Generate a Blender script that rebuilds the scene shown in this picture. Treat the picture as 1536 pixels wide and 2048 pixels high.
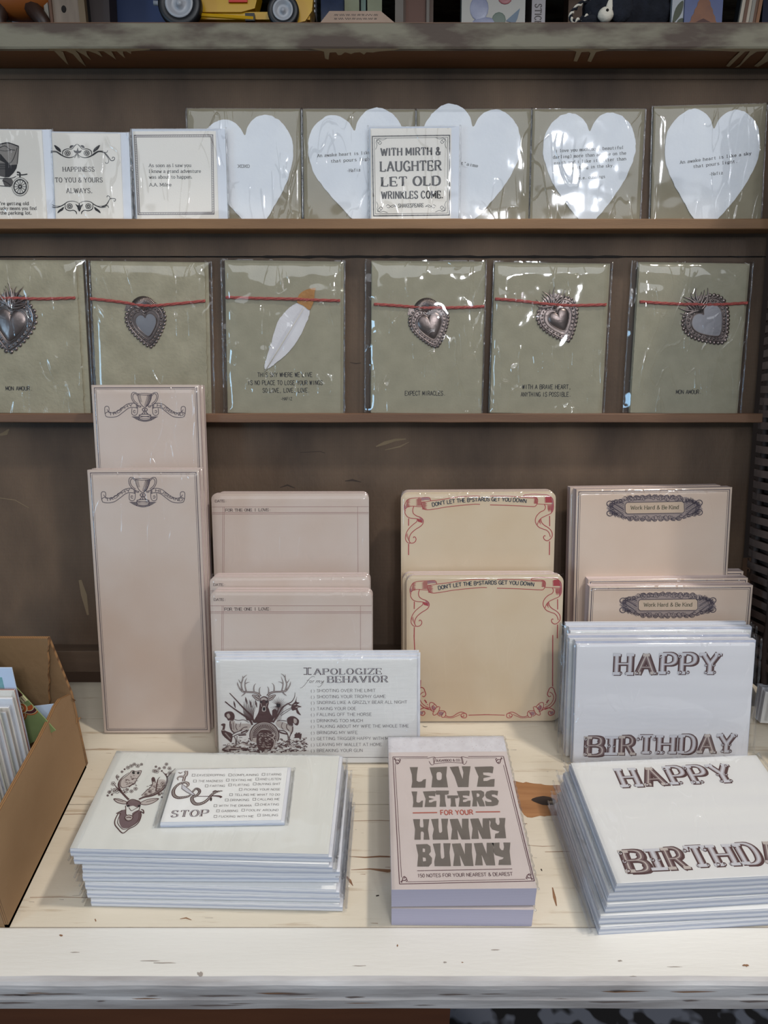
import bpy, math, random
from mathutils import Vector, Matrix, noise
from mathutils.geometry import tessellate_polygon
random.seed(7)
for o in list(bpy.data.objects): bpy.data.objects.remove(o)
SC = bpy.context.scene
COL = SC.collection
# ------------------------------------------------------------ camera
FPX = 1500.0
TH = math.radians(25.8)
CAM = Vector((0, -.611, .49))
FW = Vector((0, math.cos(TH), -math.sin(TH))); UPV = Vector((0, math.sin(TH), math.cos(TH))); RT = Vector((1, 0, 0))
cd = bpy.data.cameras.new('camera'); cam = bpy.data.objects.new('camera', cd); COL.objects.link(cam)
cam.location = CAM; cam.rotation_euler = (math.pi/2 - TH, 0, 0)
cd.sensor_fit = 'VERTICAL'; cd.sensor_height = 36; cd.lens = 36*FPX/2048; cd.clip_start = .01; cd.clip_end = 30
SC.camera = cam
# ------------------------------------------------------------ world, lights, exposure
SC.view_settings.view_transform = 'Standard'; SC.view_settings.look = 'None'
SC.view_settings.gamma = 1; SC.view_settings.exposure = -.12
w = bpy.data.worlds.new('world'); SC.world = w; w.use_nodes = True
w.node_tree.nodes['Background'].inputs[0].default_value = (.93, .96, 1.0, 1)
w.node_tree.nodes['Background'].inputs[1].default_value = .17
def look(o, loc, to):
    o.location = loc; d = Vector(to) - Vector(loc); o.rotation_euler = d.to_track_quat('-Z', 'Y').to_euler()
def area(name, loc, to, sx, sy, power, col):
    l = bpy.data.lights.new(name, 'AREA'); l.shape = 'RECTANGLE'; l.size = sx; l.size_y = sy; l.energy = power; l.color = col
    o = bpy.data.objects.new(name, l); COL.objects.link(o); look(o, loc, to); return o
area('ceiling_spotlight', (1.00, -.18, 2.15), (0, -.12, 0), .12, .12, 25, (1, .92, .82))
area('shop_window_light', (-1.7, -1.5, .62), (0, 0, .3), .35, .8, 9, (.42, .72, 1.0))
area('ceiling_lamp', (.35, -1.7, 1.35), (0, .1, .4), .10, .10, 5, (.95, .97, 1.0))
area('ceiling_lamp', (.80, -2.3, 2.0), (0, .1, .4), .12, .12, 9, (.92, .95, 1.0))
area('shop_front_light', (.25, -1.5, 2.25), (0, .1, .45), 3.0, 1.6, 27, (.95, .97, 1.0))
# ------------------------------------------------------------ pixel <-> place helpers
def ray(x, y): return FW + (x-768)/FPX*RT - (y-1024)/FPX*UPV
def hit(x, y, p, n):
    d = ray(x, y); return CAM + d*((p-CAM).dot(n)/d.dot(n))
WA = math.radians(17)                       # the display leans back 17 degrees
WN = Vector((0, -math.cos(WA), math.sin(WA))); WU = Vector((0, math.sin(WA), math.cos(WA)))
class Fr:
    def __init__(s, O, ex, ey):
        s.O = Vector(O); s.ex = Vector(ex).normalized(); s.ez = s.ex.cross(Vector(ey)).normalized(); s.ey = s.ez.cross(s.ex).normalized()
    def loc(s, p):
        P = hit(p[0], p[1], s.O, s.ez) - s.O; return (P.dot(s.ex), P.dot(s.ey))
    def M(s):
        m = Matrix((s.ex, s.ey, s.ez)).transposed().to_4x4(); m.translation = s.O; return m
    def pt(s, x, y, z=0): return s.O + x*s.ex + y*s.ey + z*s.ez
def wp(x, v, z=0): return Vector((x, 0, 0)) + WU*v + WN*z
def wpix(px, py, z):                         # pixel -> (x, v) on the wall plane at offset z
    P = hit(px, py, WN*z, WN); return (P.x, P.dot(WU))
WALL = Fr((0, 0, 0), RT, WU)
def wall_frame(z, TL, TR, vb):               # origin TOP LEFT; returns frame, w, h
    a = hit(TL[0], TL[1], WN*z, WN); b = hit(TR[0], TR[1], WN*z, WN)
    f = Fr(a, b-a, WU); return f, (b-a).length, (a.dot(WU)-vb)/max(.5, f.ey.dot(WU))
def lean_frame(Yb, deg, TL, TR, t, zb=0):
    al = math.radians(deg); n = Vector((0, -math.cos(al), math.sin(al))); p = Vector((0, Yb, zb + t*math.sin(al)))
    a = hit(TL[0], TL[1], p, n); b = hit(TR[0], TR[1], p, n)
    f = Fr(a, b-a, Vector((0, math.sin(al), math.cos(al))))
    h = (min(a.z, b.z) - p.z)/f.ey.z
    return f, (b-a).length, h
def flat_frame(z, TL, TR, BL, BR=None):
    n = Vector((0, 0, 1)); p = Vector((0, 0, z)); a, b, c = [hit(q[0], q[1], p, n) for q in (TL, TR, BL)]
    ex = (b-a).normalized(); l = a-c
    ex2 = Vector((l.y, -l.x, 0)).normalized()
    f = Fr(a, ex+ex2, l)
    return f, (b-a).length, l.length
def Z(x0, y0, s): return lambda *pts: [(x0+p[0]*s, y0+p[1]*s) for p in pts]
# ------------------------------------------------------------ materials
def lin(c): return tuple(((v/255/12.92) if v/255 <= .04045 else ((v/255+.055)/1.055)**2.4) for v in c) + (1,)
MATS = {}
def pm(name, c1, c2=None, scale=20, rough=.6, bump=0, bscale=200, metal=0, stretch=(1, 1, 1), linen=0, spec=.5, contrast=.25, detail=6):
    if name in MATS: return MATS[name]
    m = bpy.data.materials.new(name); MATS[name] = m; m.use_nodes = True
    N, L = m.node_tree.nodes, m.node_tree.links; b = N['Principled BSDF']
    b.inputs['Base Color'].default_value = lin(c1); b.inputs['Roughness'].default_value = rough; b.inputs['Metallic'].default_value = metal
    b.inputs['Specular IOR Level'].default_value = spec
    tc = N.new('ShaderNodeTexCoord'); mp = N.new('ShaderNodeMapping'); mp.inputs['Scale'].default_value = stretch
    L.new(tc.outputs['Object'], mp.inputs[0])
    if c2:
        nz = N.new('ShaderNodeTexNoise'); nz.inputs['Scale'].default_value = scale; nz.inputs['Detail'].default_value = detail
        L.new(mp.outputs[0], nz.inputs[0])
        cr = N.new('ShaderNodeValToRGB'); cr.color_ramp.elements[0].position = .5-contrast; cr.color_ramp.elements[1].position = .5+contrast
        cr.color_ramp.elements[0].color = lin(c1); cr.color_ramp.elements[1].color = lin(c2)
        L.new(nz.outputs[0], cr.inputs[0]); out = cr.outputs[0]
        if linen:
            col = out
            for ax, prof in (('X', linen), ('Y', linen)):
                wv = N.new('ShaderNodeTexWave'); wv.bands_direction = ax; wv.inputs['Scale'].default_value = 190 if ax == 'X' else 230
                wv.inputs['Distortion'].default_value = 3; wv.inputs['Detail'].default_value = 3; wv.inputs['Detail Scale'].default_value = 4
                L.new(tc.outputs['Object'], wv.inputs[0])
                mx = N.new('ShaderNodeMix'); mx.data_type = 'RGBA'; mx.blend_type = 'MULTIPLY'; mx.inputs[0].default_value = prof
                L.new(col, mx.inputs[6]); L.new(wv.outputs[0], mx.inputs[7]); col = mx.outputs[2]
            out = col
        L.new(out, b.inputs['Base Color'])
    if bump:
        nb = N.new('ShaderNodeTexNoise'); nb.inputs['Scale'].default_value = bscale; nb.inputs['Detail'].default_value = 4
        L.new(mp.outputs[0], nb.inputs[0]); bp = N.new('ShaderNodeBump'); bp.inputs['Strength'].default_value = bump; bp.inputs['Distance'].default_value = .0006
        L.new(nb.outputs[0], bp.inputs['Height']); L.new(bp.outputs[0], b.inputs['Normal'])
    return m
def pages(name, c1, c2, n=900, axis='Z'):     # layered sheet edges
    if name in MATS: return MATS[name]
    m = pm(name, c1, rough=.7); N, L = m.node_tree.nodes, m.node_tree.links; b = N['Principled BSDF']
    tc = N.new('ShaderNodeTexCoord'); wv = N.new('ShaderNodeTexWave'); wv.bands_direction = axis; wv.inputs['Scale'].default_value = n/6.28
    wv.inputs['Distortion'].default_value = 1.2; wv.inputs['Detail'].default_value = 2
    L.new(tc.outputs['Object'], wv.inputs[0]); cr = N.new('ShaderNodeValToRGB')
    cr.color_ramp.elements[0].color = lin(c2); cr.color_ramp.elements[1].color = lin(c1); cr.color_ramp.elements[1].position = .6
    L.new(wv.outputs[0], cr.inputs[0]); L.new(cr.outputs[0], b.inputs['Base Color']); return m
def film(name, bump, scale, refl=1.0, rough=.06, dist=.0004):
    m = bpy.data.materials.new(name); m.use_nodes = True; N, L = m.node_tree.nodes, m.node_tree.links; N.clear()
    out = N.new('ShaderNodeOutputMaterial'); mx = N.new('ShaderNodeMixShader'); tr = N.new('ShaderNodeBsdfTransparent'); gl = N.new('ShaderNodeBsdfAnisotropic')
    tr.inputs[0].default_value = (.985, .985, .985, 1); gl.inputs['Roughness'].default_value = rough; gl.inputs['Color'].default_value = (.95, .97, 1, 1)
    fr = N.new('ShaderNodeFresnel'); fr.inputs[0].default_value = 1.5; mu = N.new('ShaderNodeMath'); mu.operation = 'MULTIPLY'; mu.inputs[1].default_value = refl; mu.use_clamp = True
    tc = N.new('ShaderNodeTexCoord'); mp = N.new('ShaderNodeMapping'); mp.inputs['Rotation'].default_value = (0, 0, .5); mp.inputs['Scale'].default_value = (1, .35, 1)
    oi = N.new('ShaderNodeObjectInfo'); va = N.new('ShaderNodeVectorMath'); va.operation = 'ADD'
    sc = N.new('ShaderNodeVectorMath'); sc.operation = 'SCALE'; sc.inputs['Scale'].default_value = 13.0
    cx = N.new('ShaderNodeCombineXYZ'); L.new(oi.outputs['Random'], cx.inputs[0]); L.new(oi.outputs['Random'], cx.inputs[1]); L.new(cx.outputs[0], sc.inputs[0])
    L.new(tc.outputs['Object'], va.inputs[0]); L.new(sc.outputs[0], va.inputs[1]); L.new(va.outputs[0], mp.inputs[0])
    def crease(sc_, ang, st, wid, dst):
        m2 = N.new('ShaderNodeMapping'); m2.inputs['Rotation'].default_value = (0, 0, ang); m2.inputs['Scale'].default_value = (1, st, 1); L.new(va.outputs[0], m2.inputs[0])
        nz = N.new('ShaderNodeTexNoise'); nz.inputs['Scale'].default_value = sc_; nz.inputs['Detail'].default_value = .6; nz.inputs['Distortion'].default_value = dst; L.new(m2.outputs[0], nz.inputs[0])
        s1 = N.new('ShaderNodeMath'); s1.operation = 'SUBTRACT'; s1.inputs[1].default_value = .5; L.new(nz.outputs[0], s1.inputs[0])
        s2 = N.new('ShaderNodeMath'); s2.operation = 'ABSOLUTE'; L.new(s1.outputs[0], s2.inputs[0])
        r = N.new('ShaderNodeMapRange'); r.inputs[1].default_value = 0; r.inputs[2].default_value = wid; r.inputs[3].default_value = 1; r.inputs[4].default_value = 0; r.interpolation_type = 'SMOOTHSTEP'; L.new(s2.outputs[0], r.inputs[0]); return r.outputs[0]
    c1 = crease(scale, .5, .3, .022, .8); c2 = crease(scale*1.3, -1.0, .3, .02, .5)
    ad = N.new('ShaderNodeMath'); ad.operation = 'ADD'; L.new(c1, ad.inputs[0]); L.new(c2, ad.inputs[1])
    lo = N.new('ShaderNodeTexNoise'); lo.inputs['Scale'].default_value = scale*.8; lo.inputs['Detail'].default_value = 1; L.new(va.outputs[0], lo.inputs[0])
    mk = N.new('ShaderNodeTexNoise'); mk.inputs['Scale'].default_value = scale*.45; mk.inputs['Detail'].default_value = 0; L.new(va.outputs[0], mk.inputs[0])
    mr_ = N.new('ShaderNodeMapRange'); mr_.inputs[1].default_value = .47; mr_.inputs[2].default_value = .62; L.new(mk.outputs[0], mr_.inputs[0])
    am = N.new('ShaderNodeMath'); am.operation = 'MULTIPLY'; L.new(ad.outputs[0], am.inputs[0]); L.new(mr_.outputs[0], am.inputs[1])
    ma = N.new('ShaderNodeMath'); ma.operation = 'MULTIPLY_ADD'; ma.inputs[1].default_value = 2.2; L.new(lo.outputs[0], ma.inputs[0]); L.new(am.outputs[0], ma.inputs[2])
    bp = N.new('ShaderNodeBump'); bp.inputs['Strength'].default_value = bump; bp.inputs['Distance'].default_value = dist
    L.new(ma.outputs[0], bp.inputs['Height'])
    L.new(bp.outputs[0], gl.inputs['Normal'])
    L.new(fr.outputs[0], mu.inputs[0]); mi_ = N.new('ShaderNodeMath'); mi_.operation = 'MINIMUM'; mi_.inputs[1].default_value = .34; L.new(mu.outputs[0], mi_.inputs[0]); L.new(mi_.outputs[0], mx.inputs[0]); L.new(tr.outputs[0], mx.inputs[1]); L.new(gl.outputs[0], mx.inputs[2]); L.new(mx.outputs[0], out.inputs[0])
    return m
FILM = film('clear_sleeve_film', 1.0, 38, 1.5)
FILM2 = film('tight_wrap_film', .8, 26, .9, .12)
FILMC = film('crumpled_film', 1.0, 260, 2.2, .1)
FILMX = film('creased_sleeve_film', 1.0, 46, 1.9, .05, .0012)
FILMD = film('loose_seam_film', 1.0, 260, .9, .15)
INKB = pm('ink_black', (34, 32, 36), rough=.7); INKN = pm('ink_brown', (84, 66, 66), rough=.7); INKS = pm('ink_slate', (78, 68, 80), rough=.7)
INKR = pm('ink_red', (176, 70, 76), rough=.7); INKP = pm('ink_plum', (92, 58, 66), rough=.7); INKG = pm('ink_warm_grey', (98, 90, 84), rough=.7)
INKL = pm('ink_pale', (206, 206, 212), rough=.7); INKM = pm('ink_mid_brown', (122, 102, 104), rough=.7); INKV = pm('ink_rose', (168, 128, 132), rough=.7); INKC = pm('ink_coral', (176, 92, 78), rough=.7)
KRAFT = pm('kraft_stock', (150, 146, 126), (164, 159, 138), 60, .85, .25, 500)
TAUPE = pm('taupe_stock', (146, 138, 116), (157, 149, 128), 40, .8, .1, 500)
HAND = pm('handmade_paper', (152, 146, 124), (176, 169, 146), 45, .9, 1.0, 260)
HEARTP = pm('cotton_rag_paper', (222, 226, 232), (236, 239, 242), 30, .9, .7, 140)
CREAM = pm('cream_card', (232, 226, 216), (238, 233, 224), 8, .75, .15, 700)
WHITE = pm('white_card', (236, 236, 234), (244, 244, 242), 6, .7, .1, 700)
ENVL = pm('pale_envelope', (214, 220, 230), (224, 228, 235), 8, .7)
AGED = pm('aged_pink_paper', (202, 178, 160), (216, 204, 196), 9, .7, .08, 500, contrast=.3, detail=4)
AGEDT = pm('aged_tan_paper', (208, 182, 146), (224, 208, 184), 9, .7, .08, 500, contrast=.3, detail=4)
PGP = pages('pink_page_edges', (226, 208, 204), (190, 170, 168)); PGW = pages('white_page_edges', (236, 236, 240), (200, 204, 216), 700); PGG = pages('grey_page_edges', (196, 190, 196), (170, 164, 174), 1500)
METAL = pm('dark_pewter', (112, 100, 98), (150, 138, 134), 60, .32, .3, 300, metal=.95)
SILV = pm('bright_tin', (150, 150, 156), (172, 172, 178), 50, .3, .1, 300, metal=.9)
TWINE = pm('red_twine', (158, 66, 62), (188, 96, 88), 900, .8, .5, 1500)
# ------------------------------------------------------------ mesh builder
class MB:
    def __init__(s): s.v = []; s.f = []; s.m = []; s.mats = []
    def mi(s, m):
        if m not in s.mats: s.mats.append(m)
        return s.mats.index(m)
    def add(s, vs, fs, m):
        b = len(s.v); k = s.mi(m); s.v += [tuple(q) for q in vs]; s.f += [[b+i for i in f] for f in fs]; s.m += [k]*len(fs)
    def box(s, x0, x1, y0, y1, z0, z1, m):
        s.add([(x, y, z) for z in (z0, z1) for y in (y0, y1) for x in (x0, x1)],
              [(0, 2, 3, 1), (4, 5, 7, 6), (0, 1, 5, 4), (2, 6, 7, 3), (0, 4, 6, 2), (1, 3, 7, 5)], m)
    def poly(s, p, z, m):
        t = tessellate_polygon([[Vector((a, b, 0)) for a, b in p]]); out = []
        for a, b, c in t:
            A, B, D = p[a], p[b], p[c]
            out.append((a, b, c) if (B[0]-A[0])*(D[1]-A[1])-(B[1]-A[1])*(D[0]-A[0]) > 0 else (a, c, b))
        s.add([(a, b, z) for a, b in p], out, m)
    def prism(s, p, z0, z1, mf, ms, mb=None):
        ar = sum(p[i][0]*p[(i+1) % len(p)][1]-p[(i+1) % len(p)][0]*p[i][1] for i in range(len(p)))
        if ar < 0: p = p[::-1]
        n = len(p); s.poly(p, z1, mf)
        b = len(s.v); s.poly(p, z0, mb or ms)
        for q in range(len(s.f)-1, -1, -1):
            if min(s.f[q]) < b: break
            s.f[q] = s.f[q][::-1]
        s.add([(a, c, z0) for a, c in p]+[(a, c, z1) for a, c in p], [(i, (i+1) % n, n+(i+1) % n, n+i) for i in range(n)], ms)
    def rib(s, p, w, z, m, closed=False):
        n = len(p)
        if n < 2: return
        ws = w if isinstance(w, (list, tuple)) else [w]*n
        vs = []; z = z+(len(s.v)//2 % 17)*1.3e-6
        for i in range(n):
            a = p[i-1] if (i or closed) else p[i]; c = p[(i+1) % n] if (i < n-1 or closed) else p[i]; b = p[i]
            d1 = Vector((b[0]-a[0], b[1]-a[1])); d2 = Vector((c[0]-b[0], c[1]-b[1]))
            d1 = d1.normalized() if d1.length > 1e-9 else d2.normalized(); d2 = d2.normalized() if d2.length > 1e-9 else d1
            t = d1+d2; t = t.normalized() if t.length > 1e-6 else d1
            k = ws[i]/2/max(.45, t.dot(d1)); nx, ny = -t.y*k, t.x*k
            vs += [(b[0]-nx, b[1]-ny, z), (b[0]+nx, b[1]+ny, z)]
        fs = [(2*i, 2*i+2, 2*i+3, 2*i+1) for i in range(n-1)]
        if closed: fs.append((2*n-2, 0, 1, 2*n-1))
        s.add(vs, fs, m)
    def tube(s, p, r, m, n=8, closed=False, caps=True):
        p = [Vector(q) for q in p]; k = len(p); rs = r if isinstance(r, (list, tuple)) else [r]*k; vs = []
        ref = Vector((0, 0, 1))
        for i in range(k):
            a = p[i-1] if (i or closed) else p[i]; c = p[(i+1) % k] if (i < k-1 or closed) else p[i]
            t = (c-a).normalized(); u = t.cross(ref)
            if u.length < .05: u = t.cross(Vector((0, 1, 0)))
            u.normalize(); q = t.cross(u)
            vs += [p[i]+(u*math.cos(2*math.pi*j/n)+q*math.sin(2*math.pi*j/n))*rs[i] for j in range(n)]
        fs = [(i*n+j, i*n+(j+1) % n, ((i+1) % k)*n+(j+1) % n, ((i+1) % k)*n+j) for i in range(k if closed else k-1) for j in range(n)]
        if caps and not closed: fs += [tuple(range(n))[::-1], tuple(range((k-1)*n, k*n))]
        s.add(vs, fs, m)
    def ball(s, c, r, m, n=10, sz=1.0):
        rx = r if not isinstance(r, tuple) else r[0]; ry = rx if not isinstance(r, tuple) else r[1]; rz = rx*sz if not isinstance(r, tuple) else r[2]
        h = n//2; vs = [(c[0]+rx*math.sin(math.pi*i/h)*math.cos(2*math.pi*j/n), c[1]+ry*math.sin(math.pi*i/h)*math.sin(2*math.pi*j/n), c[2]+rz*math.cos(math.pi*i/h)) for i in range(h+1) for j in range(n)]
        s.add(vs, [(i*n+j, (i+1)*n+j, (i+1)*n+(j+1) % n, i*n+(j+1) % n) for i in range(h) for j in range(n)], m)
    def lathe(s, prof, c, axis, m, n=28):     # prof: (along, radius) about axis through c
        c = Vector(c); ax = Vector(axis).normalized(); u = ax.orthogonal().normalized(); q = ax.cross(u); vs = []
        for a, r in prof: vs += [c+ax*a+(u*math.cos(2*math.pi*j/n)+q*math.sin(2*math.pi*j/n))*r for j in range(n)]
        s.add(vs, [(i*n+j, i*n+(j+1) % n, (i+1)*n+(j+1) % n, (i+1)*n+j) for i in range(len(prof)-1) for j in range(n)], m)
    def merge(s, o, dx=0, dy=0, sc=1, dz=0):
        b = len(s.v); mp = [s.mi(m) for m in o.mats]; s.v += [(x*sc+dx, y*sc+dy, z+dz) for x, y, z in o.v]
        s.f += [[b+i for i in f] for f in o.f]; s.m += [mp[k] for k in o.m]
    def build(s, name, parent=None, M=None, smooth=False):
        me = bpy.data.meshes.new(name); me.from_pydata(s.v, [], s.f)
        for m in s.mats: me.materials.append(m)
        me.polygons.foreach_set('material_index', s.m)
        if smooth: me.polygons.foreach_set('use_smooth', [True]*len(s.f))
        me.update(); o = bpy.data.objects.new(name, me); COL.objects.link(o)
        if M is not None: o.matrix_world = M
        if parent: o.parent = parent
        return o
def thing(name, label, cat, M=None, group=None):
    o = bpy.data.objects.new(name, None); COL.objects.link(o); o.empty_display_size = .02
    if M is not None: o.matrix_world = M
    o['label'] = label; o['category'] = cat
    if group: o['group'] = group
    return o
def tag(o, label, cat, group=None):
    o['label'] = label; o['category'] = cat
    if group: o['group'] = group
    return o
def smoothp(p, closed=False, k=5):
    n = len(p); out = []
    if n < 3: return list(p)
    for i in range(n if closed else n-1):
        g = (lambda j: p[j % n]) if closed else (lambda j: p[max(0, min(n-1, j))])
        a, b, c, d = g(i-1), g(i), g(i+1), g(i+2)
        for t in [j/k for j in range(k)]:
            out.append(tuple(.5*((2*b[q])+(-a[q]+c[q])*t+(2*a[q]-5*b[q]+4*c[q]-d[q])*t*t+(-a[q]+3*b[q]-3*c[q]+d[q])*t**3) for q in range(len(b))))
    if not closed: out.append(tuple(p[-1]))
    return out
SEAM = [1]
LZ = .00008                                   # thickness step of one printed layer
# ------------------------------------------------------------ stroke lettering
G = {}
def g(ch, w, d): G[ch] = (w, [(q[0] == '~' or q[0] == '@', q[0] == '@', [tuple(float(t) for t in r.split(',')) for r in q.lstrip('~@').split()]) for q in d.split(';')])
g('A', 8, '0,0 4,10;4,10 8,0;1.7,3.4 6.3,3.4'); g('B', 7, '.3,0 .3,10;~.3,10 4,10 6.2,9 6.2,6.4 4,5.3 .3,5.3;~.3,5.3 4.5,5.2 6.9,4 6.9,1.2 4.5,0 .3,0')
g('C', 7.4, '~7,7.6 5.8,9.5 3.8,10 1.2,8.4 0,5 1.2,1.6 3.8,0 5.9,.5 7.2,2.4'); g('D', 7.6, '.3,0 .3,10;~.3,10 4,10 6.7,8.4 7.5,5 6.7,1.6 4,0 .3,0')
g('E', 6.5, '.3,0 .3,10;.3,10 6.2,10;.3,5.2 5,5.2;.3,0 6.5,0'); g('F', 6, '.3,0 .3,10;.3,10 6,10;.3,5.1 4.8,5.1')
g('G', 7.8, '~7,7.6 5.8,9.5 3.8,10 1.2,8.4 0,5 1.2,1.6 3.8,0 6,.5 7.4,2;7.4,0 7.4,4.3;4.8,4.3 7.4,4.3'); g('H', 7.6, '.3,0 .3,10;7.3,0 7.3,10;.3,5.2 7.3,5.2')
g('I', 1.6, '.8,0 .8,10'); g('J', 5, '~4.6,10 4.6,2.6 3.6,.4 1.8,0 .3,1.8'); g('K', 7.3, '.3,0 .3,10;7,10 .3,4.2;2.5,6.2 7.2,0'); g('L', 6, '.3,0 .3,10;.3,0 6,0')
g('M', 9.2, '.3,0 .3,10;.3,10 4.6,2;4.6,2 8.9,10;8.9,10 8.9,0'); g('N', 7.8, '.3,0 .3,10;.3,10 7.5,0;7.5,0 7.5,10')
g('O', 8, '@4,10 1.2,8.5 0,5 1.2,1.5 4,0 6.8,1.5 8,5 6.8,8.5'); g('P', 6.6, '.3,0 .3,10;~.3,10 4.2,10 6.5,8.6 6.5,6 4.2,4.7 .3,4.7'); g('Q', 8, '@4,10 1.2,8.5 0,5 1.2,1.5 4,0 6.8,1.5 8,5 6.8,8.5;4.6,2.6 8,-1')
g('R', 7.2, '.3,0 .3,10;~.3,10 4.2,10 6.4,8.7 6.4,6.2 4.2,5 .3,5;3.8,5 7.2,0'); g('S', 6.6, '~6.1,7.8 5,9.6 3.2,10 1.1,9.3 .5,7.3 1.8,5.8 4.8,4.5 6.3,3 5.9,1 3.5,0 1.3,.5 .3,2.4')
g('T', 7.2, '3.6,0 3.6,10;0,10 7.2,10'); g('U', 7.6, '.3,10 .3,4;~.3,4 .6,1.5 2,.2 3.8,0 5.6,.2 7,1.5 7.3,4;7.3,4 7.3,10'); g('V', 8, '0,10 4,0;4,0 8,10')
g('W', 11, '0,10 2.8,0;2.8,0 5.5,9;5.5,9 8.2,0;8.2,0 11,10'); g('X', 7.6, '0,0 7.6,10;0,10 7.6,0'); g('Y', 7.6, '0,10 3.8,4.6;7.6,10 3.8,4.6;3.8,4.6 3.8,0'); g('Z', 7, '.2,10 6.8,10;6.8,10 .2,0;.2,0 7,0')
g('a', 5.6, '~.6,5.6 2,6.8 3.8,6.4 4.6,4.8;4.6,5 4.6,.8;4.6,.6 5.6,0;~4.6,3.8 2,3.7 .2,2.2 .8,.3 2.6,0 4.6,1.6'); g('b', 5.8, '.5,10 .5,0;~.5,4.6 2,6.6 3.8,6.6 5.5,5 5.5,1.8 3.8,.1 2,.1 .5,1.8')
g('c', 5, '~4.8,5 3.4,6.6 2,6.6 .2,5 .2,1.8 2,.1 3.6,.1 5,1.5'); g('d', 5.8, '5.2,10 5.2,0;~5.2,4.6 3.6,6.6 2,6.6 .2,5 .2,1.8 2,.1 3.6,.1 5.2,1.8'); g('e', 5.2, '~.2,3.5 5,3.5 4.4,5.9 2.8,6.7 .8,5.8 .2,3.4 1,.8 3,0 5,1.2')
g('f', 4.6, '~4.6,9 3.6,10 2.4,9.4 2,8 2,6;2,6.6 2,0;.4,6.4 4,6.4'); g('g', 5.6, '@2.6,6.6 .7,5.8 .3,4 1.2,2.4 2.8,2 4.4,2.9 4.8,4.6 4,6.1;~4.4,6 5.6,6.8;~1.4,2.1 .6,1 4.4,.6 5.2,-1 3,-2.4 .6,-1.8 .6,-.4 1.8,.6')
g('h', 5.8, '.5,10 .5,0;~.5,4.6 2.2,6.5 4,6.6 5.2,5 5.2,3.5;5.2,3.8 5.2,0'); g('i', 2.4, '1.2,6.6 1.2,0;1.2,8.6 1.2,9.6'); g('k', 5.8, '.5,10 .5,0;5,6.6 .5,2.6;2.3,4.1 5.4,0'); g('l', 2.4, '1.2,10 1.2,0')
g('m', 8, '.5,6.6 .5,0;~.5,5 2,6.6 3.4,6.4 4.1,5 4.1,3.6;4.1,4 4.1,0;~4.1,5 5.6,6.6 7,6.4 7.7,5 7.7,3.6;7.7,4 7.7,0'); g('n', 5.8, '.5,6.6 .5,0;~.5,4.6 2.2,6.5 4,6.6 5.2,5 5.2,3.5;5.2,3.8 5.2,0')
g('o', 5.6, '@2.8,6.7 .8,5.6 .1,3.4 .8,1.1 2.8,0 4.8,1.1 5.5,3.4 4.8,5.6'); g('p', 5.8, '.5,6.6 .5,-2.6;~.5,4.6 2,6.6 3.8,6.6 5.5,5 5.5,1.8 3.8,.1 2,.1 .5,1.8'); g('r', 4.6, '1,6.6 1,0;~1,4.6 2.2,6.2 3.4,6.7 4.6,6')
g('s', 4.8, '~4.4,5.6 2.6,6.7 .8,6 .7,4.4 4,2.6 4.6,1.2 3,0 1.2,.1 .2,1.4'); g('t', 4.4, '~1.6,9 1.6,2 2.4,.2 4.2,.6;.2,6.5 4,6.5'); g('u', 5.8, '.5,6.6 .5,2;~.5,2.6 1.2,.2 3,0 5.1,2;5.1,6.6 5.1,0'); g('v', 5.4, '.1,6.6 2.7,0;2.7,0 5.3,6.6')
g('w', 7.6, '.1,6.6 2,0;2,0 3.8,6;3.8,6 5.6,0;5.6,0 7.5,6.6'); g('x', 5.4, '.2,0 5.2,6.6;.2,6.6 5.2,0'); g('y', 5.4, '.2,6.6 2.8,.2;~5.2,6.6 2.6,0 1.6,-2.2 .2,-2.6'); g('z', 5, '.3,6.5 4.7,6.5;4.7,6.5 .2,.1;.2,.1 4.9,.1'); g('j', 3, '~2,6.6 2,-1.6 .2,-2.4')
g('1', 4, '2,0 2,10;2,10 .4,8.4'); g('5', 6, '5.6,10 1,10;1,10 .8,5.6;~.8,5.6 3.6,6.2 6,4.6 5.8,1.4 3.4,0 .6,1.2'); g('0', 6.4, '@3.2,10 .9,8.5 .2,5 .9,1.5 3.2,0 5.5,1.5 6.2,5 5.5,8.5')
g('.', 1.4, '.7,0 .7,1.3'); g(',', 1.4, '1,1.2 .3,-1.6'); g("'", 1.4, '.7,10 .5,7.4'); g(':', 1.4, '.7,.2 .7,1.5;.7,4.8 .7,6.1'); g('-', 4, '.2,3.8 3.8,3.8'); g('(', 3, '~2.8,11 .8,8 .4,4.5 .8,1.5 2.8,-1.6'); g(')', 3, '~.2,11 2.2,8 2.6,4.5 2.2,1.5 .2,-1.6')
g('*', 4, '2,4.4 2,9;.2,5.6 3.8,7.9;.2,7.9 3.8,5.6'); g('#', 5, '1,4 1.8,9;3,4 3.8,9;.3,5.6 4.6,5.6;.4,7.4 4.8,7.4'); g('&', 8, '~7.6,4.4 6,1.2 3.6,0 1.2,.6 .6,2.8 2,4.8 4.8,7 4.8,9.2 3.2,10 1.9,9 2.2,7 7.6,.1')
ST = {  # wv, wh, serif length, serif thickness, tracking
 'sans': (1.75, 1.35, 0, 0, 2.0), 'sansb': (2.2, 1.7, 0, 0, 1.8), 'wide': (1.15, .95, 0, 0, 2.2), 'type': (1.5, 1.25, 1.5, 1.15, 1.6), 'slab': (2.5, 1.0, 1.6, 1.0, 3.0), 'slabb': (3.0, 1.0, 1.5, 1.1, 3.3),
 'west': (1.9, .8, 1.6, .9, 3.2), 'groovy': (3.6, 3.0, 0, 0, 3.4), 'blk': (2.3, 1.9, 0, 0, 2.6), 'circus': (3.0, 1.2, 1.9, 1.4, 4.6)}
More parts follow.
